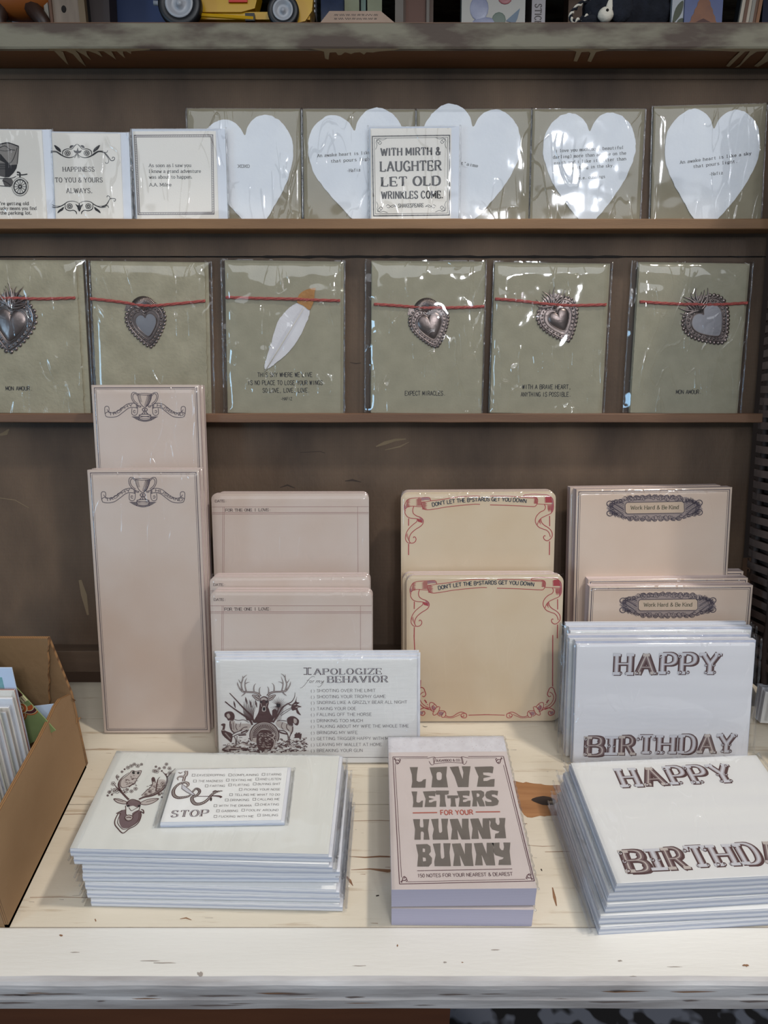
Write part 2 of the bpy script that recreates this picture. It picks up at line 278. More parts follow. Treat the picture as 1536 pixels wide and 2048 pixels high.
def text(mb, F, s, pL, pR, hp, style='sans', m=None, layer=1, path=None, italic=0, shade=None, off=(0, 0), wmul=1, mono=False):
    m = m or INKB; wv, wh, sl, stk, tr = ST[style]; wv *= wmul; wh *= wmul
    base = [F.loc(q) for q in (path if path else (pL, pR))]
    if path: base = smoothp(base, False, 6)
    seg = [0]
    for a, b in zip(base, base[1:]): seg.append(seg[-1]+math.hypot(b[0]-a[0], b[1]-a[1]))
    tot = seg[-1]; p0 = (path or (pL, pR))[0]; a = F.loc(p0); b = F.loc((p0[0], p0[1]-hp)); H = math.hypot(a[0]-b[0], a[1]-b[1])
    adv = []; x = 0
    for ch in s:
        if ch == ' ': x += 5.5 if mono else 4.6; adv.append(None); continue
        wd = G[ch][0]; adv.append(x + (0 if not mono else (6-wd)/2)); x += (6 if mono else wd)+tr
    W = x-tr; sx = tot/W; sy = H/10
    def place(u, v):
        u = u+italic*v; X = u*sx; i = 0
        while i < len(seg)-2 and X > seg[i+1]: i += 1
        A, B = base[i], base[i+1]; L = max(1e-9, seg[i+1]-seg[i]); tx, ty = (B[0]-A[0])/L, (B[1]-A[1])/L; q = X-seg[i]
        return (A[0]+tx*q-ty*v*sy+off[0]*H, A[1]+ty*q+tx*v*sy+off[1]*H)
    def stroke(pts, closed):
        # width depends on the stroke direction (contrast)
        n = len(pts); ws = []
        for i in range(n):
            A = pts[i-1] if (i or closed) else pts[i]; B = pts[(i+1) % n] if (i < n-1 or closed) else pts[i]
            dx, dy = abs(B[0]-A[0])*sx, abs(B[1]-A[1])*sy; k = dy/max(1e-9, math.hypot(dx, dy)); wd = wh+(wv-wh)*k
            if style == 'groovy': wd *= .86+.5*abs(pts[i][1]/10-.5)
            ws.append(wd*sy*min(1.15, max(.55, sx/sy)) if k > .5 else wd*sy)
        mb.rib([place(*q) for q in pts], ws, layer*LZ, m, closed)
    for ch, x0 in zip(s, adv):
        if x0 is None: continue
        for sm, cl, pts in G[ch][1]:
            gk = 6.3/G[ch][0] if mono and G[ch][0] > 6.3 else 1
            P = [(x0+q[0]*gk+(G[ch][0]-6.3)/2*(gk < 1), q[1]) for q in pts]; Q = smoothp(P, cl, 3) if sm else P
            if not sm and len(P) == 2 and sl == 0:      # extend straight strokes a touch so joints close
                A, B = P; l = math.hypot(B[0]-A[0], B[1]-A[1]); e = .32*wh; d = ((B[0]-A[0])/l*e, (B[1]-A[1])/l*e)
                Q = [(A[0]-d[0], A[1]-d[1]), (B[0]+d[0], B[1]+d[1])] if abs(B[1]-A[1]) < .3 else P
            stroke(Q, cl)
            if sl and not cl:
                for e, o in ((P[0], P[1]), (P[-1], P[-2])):
                    vert = abs(e[1]-o[1]) > .8*abs(e[0]-o[0]); y = e[1]
                    if vert and (y in (0, 10, 6.6, -2.6)):
                        l = sl if abs(e[0]-o[0]) < 3 else sl*.9
                        mb.rib([place(e[0]-l, y+(.4 if y <= 0 else -.4)), place(e[0]+l, y+(.4 if y <= 0 else -.4))], stk*sy, layer*LZ, m)
                    elif not vert and ch in 'EFTLZz' and abs(e[0]-o[0]) > 2 and (e[0]-x0 > 3 or ch in 'TZ'):
                        s_ = -1 if y > 5 else 1
                        mb.rib([place(e[0], y-s_*.3), place(e[0]+(.3 if e[0] > o[0] else -.3), y+s_*2.2)], stk*1.3*sy, layer*LZ, m)
def line(mb, F, pts, wpx, m=None, layer=1, sm=False, closed=False, k=5):
    L = [F.loc(q) for q in pts]; a = F.loc(pts[0]); b = F.loc((pts[0][0]+1, pts[0][1])); u = math.hypot(a[0]-b[0], a[1]-b[1])
    ws = [q*u for q in wpx] if isinstance(wpx, (list, tuple)) else wpx*u
    if sm:
        if isinstance(ws, list):
            Q = smoothp([(p[0], p[1], q) for p, q in zip(L, ws)], closed, k); L = [q[:2] for q in Q]; ws = [max(1e-6, q[2]) for q in Q]
        else: L = smoothp(L, closed, k)
    mb.rib(L, ws, layer*LZ, m or INKB, closed)
def fill(mb, F, pts, m=None, layer=1, sm=True, k=4):
    L = [F.loc(q) for q in pts]; mb.poly(smoothp(L, True, k) if sm else L, layer*LZ, m or INKB)
def rect(mb, w, h, ins, wd, m, layer=1, r=0):
    p = [(ins, -ins), (w-ins, -ins), (w-ins, -h+ins), (ins, -h+ins)]; mb.rib(p, wd, layer*LZ, m, True)
def curl(mb, c, r, a0, turns, wd, m, layer=1, flip=1):
    n = 14; p = []
    for i in range(n+1):
        t = i/n; rr = r*(1-.85*t); a = a0+flip*turns*2*math.pi*t; p.append((c[0]+rr*math.cos(a), c[1]+rr*math.sin(a)))
    mb.rib(p, [wd*(1-.5*i/n) for i in range(n+1)], layer*LZ, m)
def rrect(w, h, r, n=6):
    if r <= 0: return [(0, 0), (0, -h), (w, -h), (w, 0)]
    out = []
    for cx, cy, a in ((r, -r, 90), (r, -h+r, 180), (w-r, -h+r, 270), (w-r, -r, 0)):
        for i in range(n+1):
            t = math.radians(a+90*i/n); out.append((cx+r*math.cos(t), cy+r*math.sin(t)))
    return out
def sleeve(parent, w, h, t, ml=.002, mr=.002, mt=.001, mb_=0, gap=.0007, amp=.0004, seed=0, mat=None, name='plastic_sleeve', fr=9, back=True, seam=True):
    """clear film envelope over a card of thickness t: lies gap above the face and folds back past its edges"""
    mat = mat or FILM; mb = MB()
    X = [-ml, -ml*.6, -ml*.15]+[w*i/26 for i in range(27)]+[w+mr*.15, w+mr*.6, w+mr]; Y = [-h-mb_, -h-mb_*.5]+[-h+h*i/28 for i in range(1, 29)]+[mt*.3, mt*.7, mt]; vs = []
    for y in Y:
        for x in X:
            ox = max(0, -x/max(ml, 1e-6), (x-w)/max(mr, 1e-6)); oy = max(0, y/max(mt, 1e-6)); o = min(1, max(ox, oy))
            d = max(0, min(1, min(x, w-x)/.006, -y/.006)) if fr < 20 else 1
            n = noise.noise(Vector((x*38+seed*7.1, y*38, seed*3.3))); n2 = noise.noise(Vector((x*90+seed, y*22+x*40, 5+seed)))
            z = .0003+(gap-.0003)*(.35+.65*d)+amp*abs(n+.6*n2)*(.3+.7*d); z = z*(1-o)+(-t*.5+amp*n)*o; vs.append((x, y, z))
    nx = len(X); fs = [(j*nx+i, j*nx+i+1, (j+1)*nx+i+1, (j+1)*nx+i) for j in range(len(Y)-1) for i in range(nx-1)]
    mb.add(vs, fs, mat)
    x0, x1, y0, y1 = -ml, w+mr, -h-mb_, mt
    if back: mb.add([(x0, y0, -t-.0002), (x1, y0, -t-.0002), (x1, y1, -t-.0002), (x0, y1, -t-.0002)], [(0, 3, 2, 1)], mat)
    o = mb.build(name, parent, smooth=True)
    if seam:
        for X_ in (x0, x1):
            sb = MB(); p = []
            for j in range(41):
                y = y0+(y1-y0)*j/40; p.append((X_+.0004*noise.noise(Vector((y*200, seed, X_*50))), y, -t*.45+.0006*noise.noise(Vector((y*170, seed+4, X_*9)))))
            sb.tube(p, [.0008+.0004*noise.noise(Vector((j*.9, seed, X_))) for j in range(41)], FILMC if mat in (FILM, FILMX) and SEAM[0] else FILMD, 6)
            sb.build('sleeve_seam', o, smooth=True)
    return o
# ============================================================ the place
WOOD = pm('aged_brown_board', (58, 43, 32), (114, 92, 72), 8, .7, .5, 200, stretch=(1.6, .7, 1), linen=.10, contrast=.24, detail=12)
LEDGE = pm('ledge_wood', (98, 70, 44), (136, 102, 68), 16, .6, .2, 300, stretch=(.5, 4, 4), contrast=.3)
LEDGE2 = pm('darker_ledge_wood', (88, 62, 46), (118, 86, 62), 16, .6, .2, 300, stretch=(.5, 4, 4), contrast=.3)
SHELF = pm('distressed_grey_paint', (80, 66, 56), (126, 120, 102), 46, .7, .6, 260, stretch=(.4, 1.2, 1.2), contrast=.09, detail=12)
UNDER = pm('shelf_underside_wood', (84, 52, 26), (108, 70, 38), 12, .5, .1, 200, stretch=(.4, 3, 3))
DRIP = pm('tan_paint_drip', (150, 134, 104), rough=.6)
BLACKW = pm('black_gap', (22, 16, 12), rough=.9)
RACK = WALL.M()
rack = thing('display_rack', 'tall brown wooden card rack with narrow ledges leaning back above the white table', 'display rack', RACK)
XL, XR = -.62, .356
def wbox(name, x0, x1, v0, v1, z0, z1, m, par=rack, extra=None):
    b = MB(); b.box(x0, x1, v0, v1, z0, z1, m)
    if extra: extra(b)
    return b.build(name, par)
def wrib(b, pts, wpx, z, m):
    L = [wpix(p[0], p[1], z) for p in pts]; u = .00048
    b.rib(L, [q*u for q in wpx] if isinstance(wpx, list) else wpx*u, z+.0001, m)
SCUFF = pm('scuff_tan', (122, 104, 80), rough=.8); SCUFFD = pm('scuff_dark', (52, 40, 32), rough=.8)
def scuffs_low(b):
    for p, wd, m in [([(752, 893), (770, 886), (790, 880), (812, 878)], [2, 7, 5, 2], SCUFF), ([(770, 900), (800, 893), (818, 884)], [1, 3, 1], SCUFF), ([(560, 975), (575, 970), (590, 976)], [1, 3, 1], SCUFFD),
                     ([(690, 962), (705, 960), (722, 964)], [1, 4, 1], SCUFFD), ([(0, 996), (30, 1000), (58, 1016)], [1, 1.5, 1], SCUFF), ([(600, 905), (640, 903), (650, 906)], [1, 1, 1], SCUFFD),
                     ([(160, 1160), (168, 1190), (176, 1230)], [6, 12, 4], SCUFF), ([(700, 725), (712, 727), (722, 726)], [1, 2, 1], SCUFFD), ([(0, 870), (12, 866), (18, 858)], [4, 8, 2], SCUFF)]: wrib(b, p, wd, 0, m)
def scuffs_up(b):
    for p, wd, m in [([(42, 144), (43, 160), (46, 176)], [2, 5, 2], SCUFF), ([(50, 146), (52, 168), (51, 172)], [1, 2, 1], SCUFFD), ([(700, 513), (730, 511), (752, 507)], [2, 6, 2], SCUFF), ([(735, 508), (745, 504), (752, 505)], [2, 5, 1], SCUFF)]: wrib(b, p, wd, 0, m)
    for k in range(26):
        x = random.uniform(80, 1480); y = random.uniform(150, 210) if k % 2 else random.uniform(468, 505); wrib(b, [(x, y), (x+random.uniform(2, 9), y+random.uniform(-4, 4))], [1.2, 2], 0, SCUFF if k % 3 else SCUFFD)
wbox('back_board', XL, XR, .0135, .4175, -.014, 0, WOOD, extra=scuffs_low)
wbox('back_board', XL, XR, .4188, .59, -.014, .0004, WOOD, extra=scuffs_up)
wbox('shade_band_strip', XL, XR, .5715, .5797, .0004, .0016, WOOD)  # thin strip added to stand for the shadow band under the shelf
wbox('unseen_shade_shelf', XL, .6, .682, .700, -.2, .120, SHELF)  # unseen shelf overhead, added to keep light off the top-shelf things
wbox('back_panel', XL, .6, .6, .700, -.2, -.19, BLACKW)
b = MB()                                       # ragged dark crack along the board seam
pts = []; 
for i in range(150):
    x = XL+(XR-XL)*i/149; pts.append((x, .4181+.0006*noise.noise(Vector((x*60, 3, 0)))))
b.rib(pts, [(.0009 if i < 78 or i > 128 else .0020)+.0012*noise.noise(Vector((i*.9, 9, 0))) for i in range(150)], .0006, BLACKW); b.build('board_seam', rack)
def ledge(v0, v1, m, z=.02, x1=.3545):
    b = MB(); n = 60; top = []; bot = []
    for i in range(n+1):
        x = XL+(x1-XL)*i/n; top.append(v1+.0003*noise.noise(Vector((x*25, v1*9, 1)))); bot.append(v0+.0003*noise.noise(Vector((x*25, v1*9, 5))))
    vs = []
    for i in range(n+1):
        x = XL+(x1-XL)*i/n; vs += [(x, top[i], 0), (x, top[i], z-.0008), (x, top[i]-.0008, z), (x, bot[i]+.0006, z), (x, bot[i], z-.0006), (x, bot[i], 0)]
    fs = [(i*6+j, (i+1)*6+j, (i+1)*6+(j+1) % 6, i*6+(j+1) % 6) for i in range(n) for j in range(6)]; fs += [tuple(range(6)), tuple(range(n*6, n*6+6))[::-1]]
    b.add(vs, [f[::-1] for f in fs], m); o = b.build('ledge', rack); return o
V1, V2, V3 = .4477, .2737, .0422
ledge(.4387, V1, LEDGE); ledge(.2653, V2, LEDGE2); ledge(.0205, V3, pm('bottom_rail_wood', (70, 54, 42), (92, 74, 58), 14, .7, .2, 300, stretch=(.5, 4, 4)), .0205)
# top shelf with paint drips running over its underside
VS0, VS1, ZS = .5797, .6003, .0425
b = MB(); b.box(XL, .6, VS0+.001, VS1, -.2, ZS-.001, UNDER); b.build('top_shelf', rack)
b = MB(); n = 90; vs = []
for i in range(n+1):
    x = XL+(.6-XL)*i/n; e = .0004*noise.noise(Vector((x*30, 0, 0))); e2 = .0004*noise.noise(Vector((x*30, 7, 0)))
    vs += [(x, VS1+.0001, ZS-.006), (x, VS1+e, ZS-.0015), (x, VS1-.0015, ZS), (x, VS0+.0015, ZS), (x, VS0+e2, ZS-.001), (x, VS0+.0005, ZS-.006)]
b.add(vs, [(i*6+j+1, (i+1)*6+j+1, (i+1)*6+j, i*6+j) for i in range(n) for j in range(5)], SHELF)
def und(px, py):                                # pixel on the underside plane -> (x, z)
    P = hit(px, py, WU*VS0, WU); return (P.x, VS0-.0001, P.dot(WN))
for pts in [[(97, 97), (108, 101), (118, 112), (130, 124), (137, 130), (131, 116), (126, 103)], [(130, 101), (146, 108), (158, 122), (172, 133), (163, 118), (156, 106), (150, 101)], [(150, 100), (168, 110), (182, 120), (174, 108), (172, 101)],
            [(175, 101), (192, 107), (205, 114), (199, 104), (192, 101)], [(205, 101), (222, 112), (232, 119), (226, 108), (222, 101)], [(232, 101), (242, 110), (250, 116), (246, 106), (246, 101)], [(250, 101), (262, 108), (262, 101)],
            [(97, 97), (97, 101.5), (262, 102.5), (300, 99), (300, 97)], [(620, 97), (640, 101), (648, 103), (650, 117), (657, 119), (659, 105), (672, 104), (676, 110), (682, 110), (690, 104), (702, 108), (709, 105), (720, 104), (728, 109), (733, 104), (745, 105), (755, 103), (790, 100), (800, 97)],
            [(1130, 97), (1150, 102), (1153, 103), (1147, 122), (1154, 123), (1163, 104), (1178, 103), (1181, 106), (1175, 122), (1182, 124), (1192, 104), (1210, 100), (1220, 97)], [(1360, 97), (1470, 103), (1480, 103), (1460, 122), (1452, 132), (1458, 134), (1476, 116), (1490, 103), (1500, 102), (1480, 128), (1470, 135), (1478, 134), (1500, 112), (1514, 103), (1536, 102), (1536, 97)], [(1536, 102), (1524, 118), (1508, 132), (1516, 134), (1536, 122)]]:
    q = [und(*p) for p in pts]; t = tessellate_polygon([[Vector((a, c, 0)) for a, _, c in q]])
    b.add(q, [tuple(f) if (q[f[1]][0]-q[f[0]][0])*(q[f[2]][2]-q[f[0]][2])-(q[f[1]][2]-q[f[0]][2])*(q[f[2]][0]-q[f[0]][0]) > 0 else tuple(f[::-1]) for f in t], DRIP)
b.build('shelf_edge', rack)['label'] = 'grey distressed painted shelf edge with tan paint drips'
# woven side panel at the right
SLAT = pm('woven_splint', (84, 70, 64), (116, 98, 90), 60, .6, .3, 300, stretch=(1, 1, 1)); SLATD = pm('dark_splint', (56, 44, 40), (74, 60, 54), 40, .7, .3, 300)
wv = thing('woven_side_panel', 'dark brown woven wood splint panel standing at the right end of the rack', 'woven panel', RACK)
for z in (.019, .052, .088):
    b = MB(); p = [(.3585+.0012*math.sin(v*400), v, z) for v in [.0+.02*i for i in range(29)]]; b.tube(p, .0032, SLATD, 8); b.build('stake', wv, smooth=True)
k = 0; v = .035
while v < .566:
    up = k % 2 == 0; b = MB(); vs = []; n = 16; hh = .0066 if up else .0042
    for i in range(n+1):
        z = .0035+.12*i/n; c = .0016*math.cos((z-.019)/.0335*math.pi+(0 if up else math.pi)); x = .3562+(0 if up else .004)-c+.0006*noise.noise(Vector((k*3.1, z*20, 0)))
        if i == 0: x += .003
        vv = v+.0005*noise.noise(Vector((k*1.7, 2, z*10)))+(.0015*(1-i/3)**2 if i < 3 else 0)*(-1 if v > .3 else .4)
        vs += [(x, vv, z), (x, vv+hh, z), (x+.0014, vv+hh, z), (x+.0014, vv, z)]
    b.add(vs, [(i*4+j, i*4+(j+1) % 4, (i+1)*4+(j+1) % 4, (i+1)*4+j) for i in range(n) for j in range(4)]+[(0, 3, 2, 1), (n*4, n*4+1, n*4+2, n*4+3)], SLAT if up else SLATD)
    b.build('splint', wv); v += .0068 if up else .0044; k += 1
b = MB(); b.box(.371, .375, .004, .566, -.01, .13, SLATD); b.build('backing_board', wv)
# ---- painted table
def crackmat():
    m = pm('cream_table_paint', (200, 188, 166), (226, 216, 198), 5, .5, .25, 120, stretch=(.6, 3, 1), contrast=.3)
    N, L = m.node_tree.nodes, m.node_tree.links; b = N['Principled BSDF']; src = b.inputs['Base Color'].links[0].from_socket
    tc = N.new('ShaderNodeTexCoord'); mp = N.new('ShaderNodeMapping'); mp.inputs['Scale'].default_value = (6, 75, 1); L.new(tc.outputs['Object'], mp.inputs[0])
    nz = N.new('ShaderNodeTexNoise'); nz.inputs['Scale'].default_value = 2.2; nz.inputs['Detail'].default_value = 6; nz.inputs['Roughness'].default_value = .62; L.new(mp.outputs[0], nz.inputs[0])
    cr = N.new('ShaderNodeValToRGB'); cr.color_ramp.elements[0].position = .27; cr.color_ramp.elements[1].position = .43; cr.color_ramp.elements[0].color = (.55, .42, .3, 1); cr.color_ramp.elements[1].color = (1, 1, 1, 1)
    L.new(nz.outputs[0], cr.inputs[0]); mx = N.new('ShaderNodeMix'); mx.data_type = 'RGBA'; mx.blend_type = 'MULTIPLY'; mx.inputs[0].default_value = .8; L.new(src, mx.inputs[6]); L.new(cr.outputs[0], mx.inputs[7]); L.new(mx.outputs[2], b.inputs['Base Color']); return m
TAB = crackmat(); TRIM = pm('white_trim_paint', (214, 210, 202), (232, 228, 220), 9, .45, .35, 160, stretch=(.5, 3, 1), contrast=.35, detail=8)
CH1 = pm('chipped_brown', (122, 84, 60), (150, 112, 80), 60, .8); CH2 = pm('chipped_grey', (148, 138, 130), (168, 158, 148), 60, .8); BARE = pm('bare_wood', (136, 90, 52), (174, 126, 82), 30, .6, .2, 200, stretch=(.5, 5, 1), contrast=.3); KNOT = pm('dark_knot', (46, 32, 24), rough=.7)
table = thing('painted_table', 'cream white painted wooden table with cracked planks and a chipped front edge', 'table')
def decal(b, F3, pts, m, z, jit=0, k=3, seed=0):
    q = smoothp([F3(*p) for p in pts], True, k)
    if jit: q = [(x+jit*noise.noise(Vector((x*900, y*900, seed))), y+jit*noise.noise(Vector((x*900, y*900, seed+7)))) for x, y in q]
    b.poly(q, z, m)
T0 = lambda x, y: tuple(hit(x, y, Vector((0, 0, 0)), Vector((0, 0, 1))))[:2]
b = MB(); YJ = -.2655
for y0, y1 in ((YJ+.0006, -.1560), (-.1554, -.052), (-.0514, .003)): b.box(-.7, .7, y0, y1, -.02, 0, TAB)
b.box(-.7, .7, YJ, .003, -.02, -.0012, CH1)
decal(b, T0, [(1020, 1567), (1045, 1565), (1075, 1567), (1100, 1571), (1125, 1572), (1140, 1600), (1140, 1634), (1110, 1632), (1080, 1632), (1048, 1630)], BARE, .0001, .0012, 4, 3)
decal(b, T0, [(1062, 1600), (1080, 1593), (1100, 1594), (1112, 1602), (1106, 1610), (1085, 1610)], KNOT, .0002, .0004, 3)
for p, wd, m in [([(698, 1713), (730, 1715), (760, 1713), (790, 1714)], [1, 3, 4, 3], CH1), ([(702, 1740), (740, 1738), (775, 1742), (788, 1741)], [1, 3, 8, 5], CH1), ([(692, 1752), (700, 1762), (706, 1772)], [3, 6, 1], CH1), ([(1105, 1775), (1109, 1795), (1113, 1812)], [2, 6, 2], CH1),
                 ([(700, 1642), (760, 1641), (790, 1642)], [1, 1.4, 1], CH1), ([(1090, 1704), (1130, 1703), (1160, 1704)], [1, 1.6, 1], CH1), ([(100, 1630), (160, 1628), (195, 1629)], [1, 1.4, 1], CH1), ([(60, 1795), (120, 1794), (180, 1796)], [1, 1.2, .8], CH1), ([(1050, 1690), (1085, 1693), (1110, 1692)], [.6, 1.2, .6], CH1),
                 ([(160, 1500), (200, 1498), (228, 1499)], [.8, 1.2, .8], CH1), ([(360, 1838), (372, 1836), (383, 1840)], [1, 3, 1], CH1), ([(845, 1452), (850, 1454), (855, 1453)], [1, 2, 1], KNOT), ([(1082, 1738), (1084, 1742)], [3, 2], KNOT), ([(752, 1792), (758, 1791)], [3, 3], KNOT), ([(190, 1838), (192, 1843)], [2, 2], CH1)]:
    L = [T0(*q) for q in p]; b.rib(L, [q*.00036 for q in wd], .0001, m)
for k in range(70):
    x = random.uniform(20, 1500); y = random.uniform(1480, 1850); p = T0(x, y); l = random.uniform(.001, .006); b.rib([p, (p[0]+l, p[1]+random.uniform(-.0004, .0004))], [.0002, random.uniform(.0002, .0006)], .00008, CH1 if k % 2 else CH2)
b.build('table_top', table)
b = MB(); n = 120; prof = [(YJ-.0003, -.02), (YJ-.0003, .0006), (YJ-.0015, .0011), (-.3000, .0011), (-.3030, .0003), (-.3048, -.0016), (-.3053, -.0045), (-.3053, -.0125), (-.3062, -.0145), (-.3062, -.0235), (-.3045, -.0262), (YJ, -.0262)]
vs = []
for i in range(n+1):
    x = -.7+1.4*i/n
    for j, (y, z) in enumerate(prof):
        e = .0005*noise.noise(Vector((x*22, j*.6, 0))) if 3 <= j <= 9 else 0; vs.append((x, y+e, z+e*.7))
m_ = len(prof); fs = []; TRIMF = pm('worn_grey_white_paint', (150, 144, 142), (206, 204, 204), 30, .5, .4, 200, stretch=(.3, 2, 2), contrast=.16, detail=10)
b.add(vs, [(i*m_+j, i*m_+j+1, (i+1)*m_+j+1, (i+1)*m_+j) for i in range(n) for j in range(3)], TRIM); b.add(vs, [(i*m_+j, i*m_+j+1, (i+1)*m_+j+1, (i+1)*m_+j) for i in range(n) for j in range(3, m_-1)], TRIMF)
T1 = lambda x, y: tuple(hit(x, y, Vector((0, 0, .0011)), Vector((0, 0, 1))))[:2]
for cx, cy, w_, h_, m in [(400, 1948, 14, 9, CH2), (842, 1972, 44, 6, CH1), (925, 1972, 30, 6, CH1), (590, 1974, 36, 6, CH2), (445, 1977, 44, 6, CH2), (1262, 1956, 40, 7, CH2), (1500, 1962, 60, 9, CH2), (1520, 1970, 20, 5, CH1), (1380, 1966, 80, 8, CH2), (1215, 1968, 30, 7, CH1), (170, 1972, 60, 4, CH2), (290, 1973, 24, 4, CH2), (1060, 1962, 120, 4, CH2), (1120, 1966, 70, 4, CH1), (1390, 1966, 40, 3, CH1), (640, 1968, 70, 4, CH2), (40, 1972, 60, 4, CH2), (1492, 1931, 14, 5, CH1), (1240, 1922, 10, 4, CH2), (795, 1892, 3, 5, CH1), (890, 1925, 8, 3, CH2), (925, 1925, 4, 2, CH1), (540, 1970, 40, 3, CH1), (122, 1871, 8, 4, CH1), (300, 1922, 40, 2, CH2), (330, 1926, 50, 2, CH2), (720, 1932, 30, 2, CH2), (1350, 1934, 30, 2, CH2), (990, 1900, 20, 2, CH2), (150, 1905, 20, 2, CH2)]:
    q = [T1(cx+w_/2*math.cos(a)*random.uniform(.7, 1.15), cy+h_/2*math.sin(a)*random.uniform(.5, 1.3)) for a in [math.tau*i/14 for i in range(14)]]; q = [(x, max(y, -.3005)) for x, y in q]; b.poly(q, .0013+.00005*(m is CH1), m)
for k in range(46):                              # flaked dark streaks on the front face
    x = random.uniform(-.42, .42); z = random.uniform(-.022, -.004); l = random.uniform(.006, .04); y = -.3062-.0006 if z < -.014 else -.3053-.0006
    h_ = random.uniform(.0003, .0012); b.add([(x, y, z), (x+l*.3, y, z-h_), (x+l, y, z), (x+l*.5, y, z+h_*.6)], [(0, 1, 2, 3)], CH1 if k % 4 == 0 else pm('streak_taupe', (116, 104, 100), rough=.8))
b.build('front_trim', table)['label'] = 'white trim board with chipped grey edge'
b = MB(); b.box(-.7, .047, -.286, -.01, -.70, -.0262, pm('red_brown_cabinet', (74, 40, 22), (98, 58, 34), 10, .6, .1, 100, stretch=(.5, 4, 4))); b.build('cabinet', table)
for x in (-.68, .66):
    for y in (-.26, -.03):
        b = MB(); b.box(x, x+.03, y, y+.03, -.75, -.0262 if x > 0 else -.70, TRIMF); b.build('leg', table)
# ---- floor, rug, back wall
b = MB(); b.box(-3, 3, -3.2, 2.2, -.8, -.75, pm('floor_boards', (60, 44, 34), (80, 60, 46), 3, .6)); f_ = b.build('floor'); f_['kind'] = 'structure'
b = MB(); b.box(-3, 3, 1.6, 1.65, -.75, 2.6, pm('dark_shop_wall', (34, 26, 24), rough=.9)); f_ = b.build('wall_back'); f_['kind'] = 'structure'
rm = pm('rug_blotches', (14, 15, 20), (92, 98, 112), 20, .95, contrast=.03, detail=2); rr = pm('rug_red', (96, 30, 38), (70, 24, 40), 30, .95)
b = MB(); b.box(-.2, .95, -.55, .75, -.75, -.744, rm); b.box(.62, .95, -.55, .75, -.7438, -.7436, rr); tag(b.build('rug'), 'dark patterned rug with grey blotches on the floor under the table', 'rug')
# ============================================================ things on the top shelf; pale colours darkened to paint in its shade
def SF(px, z, py=40): x = hit(px, py, WN*z, WN).x; return Fr(wp(x, VS1, z), RT, WU).M(), x
def sx(px, z, py=30): return hit(px, py, WN*z, WN).x
def shelf_thing(name, label, cat, px, z, grp=None):
    M, x = SF(px, z); return thing(name, label, cat, M, grp), x
def quick(name, label, cat, x0, x1, z, h, d, m, extra=None, roll=0, grp=None, part='cover'):
    t, X = shelf_thing(name, label, cat, x0, z); t.matrix_world = t.matrix_world @ Matrix.Rotation(roll, 4, 'Z'); W = sx(x1, z)-sx(x0, z)
    b = MB(); b.box(0, W, 0, h, -d, 0, m)
    b.build(part, t)
    if extra: extra(t, W)
    return t
DK = pm('near_black', (20, 17, 18), rough=.8)
t, X = shelf_thing('toy_figure', 'rounded orange brown figure standing on dark legs at the left end of the shelf', 'figurine', 22, .038)
b = MB(); b.ball((0, .034, -.02), (.036, .022, .02), pm('orange_brown', (150, 82, 26), (120, 62, 22), 20, .5), 24); b.build('body', t, smooth=True)
for x0, x1 in ((-.022, -.016), (.016, .022)):
    b = MB(); b.tube([(x0*.6, .024, -.014), (x1, .008, -.012), (x1+.004, 0, -.011)], [.008, .006, .0055], pm('dark_brown_leg', (46, 26, 16), rough=.5), 10); b.build('leg', t, smooth=True)
def floral(t, W):
    b = MB(); MG = pm('magenta_petals', (132, 34, 96), rough=.6)
    for k in range(60): x, y = random.uniform(.001, W-.001), random.uniform(.001, .05); b.ball((x, y, .0004), (random.uniform(.0008, .0024), random.uniform(.0008, .0018), .0003), MG, 6)
    b.build('floral_print', t)
quick('floral_box', 'white box with magenta floral print beside the orange figure', 'box', 24, 86, -.006, .11, .02, pm('dimmed_white', (170, 164, 168), rough=.6), floral)
def fr1(t, W):
    b = MB(); b.box(.0015, .005, 0, .12, 0, .004, pm('grey_bar', (128, 122, 112), rough=.6)); b.box(.0062, .0085, 0, .12, 0, .005, pm('brown_bar', (92, 60, 40), rough=.6)); b.box(.0085, W-.006, 0, .12, 0, .003, pm('weathered_board', (104, 90, 78), (140, 124, 108), 30, .7, stretch=(4, .5, 1)))
    b.box(W-.0055, W, 0, .12, 0, .006, pm('tan_bar', (104, 86, 62), rough=.6)); b.ball((.018, .017, .003), (.0022, .003, .0008), BLACKW, 12); b.build('moulding', t)
quick('framed_artwork', 'weathered wooden picture frame with a dark knot leaning near the left end of the shelf', 'picture frame', 92, 178, .022, .12, .01, DK, fr1, .05, part='backing')
quick('dark_book', 'very dark brown book standing left of the blue picture', 'book', 180, 220, .015, .12, .02, pm('dark_book', (40, 30, 30), (52, 40, 38), 20, .6))
def comic(t, W):
    b = MB(); g1, g2, g3, g4 = pm('muted_green', (72, 96, 42), rough=.6), pm('muted_rose', (120, 92, 88), rough=.6), pm('muted_ochre', (128, 102, 42), rough=.6), pm('muted_red', (110, 40, 34), rough=.6)
    for cx, m, hm in ((.013, g1, g1), (.029, g2, g2), (.045, g3, g3)):
        b.prism([(cx-.006, 0), (cx+.006, 0), (cx+.0045, .014), (cx-.0045, .014)], 0, .0004, m, m); b.ball((cx, .0175, .0003), (.0028, .0036, .0004), hm, 10)
    b.prism([(.004, 0), (.008, 0), (.008, .008), (.005, .009)], 0, .0005, g4, g4); b.build('painted_figures', t)
quick('painted_artwork', 'blue picture panel with three small painted figures behind the toy tractor', 'picture', 222, 345, -.013, .11, .006, pm('muted_blue', (34, 52, 92), (40, 58, 96), 20, .6), comic, part='panel')
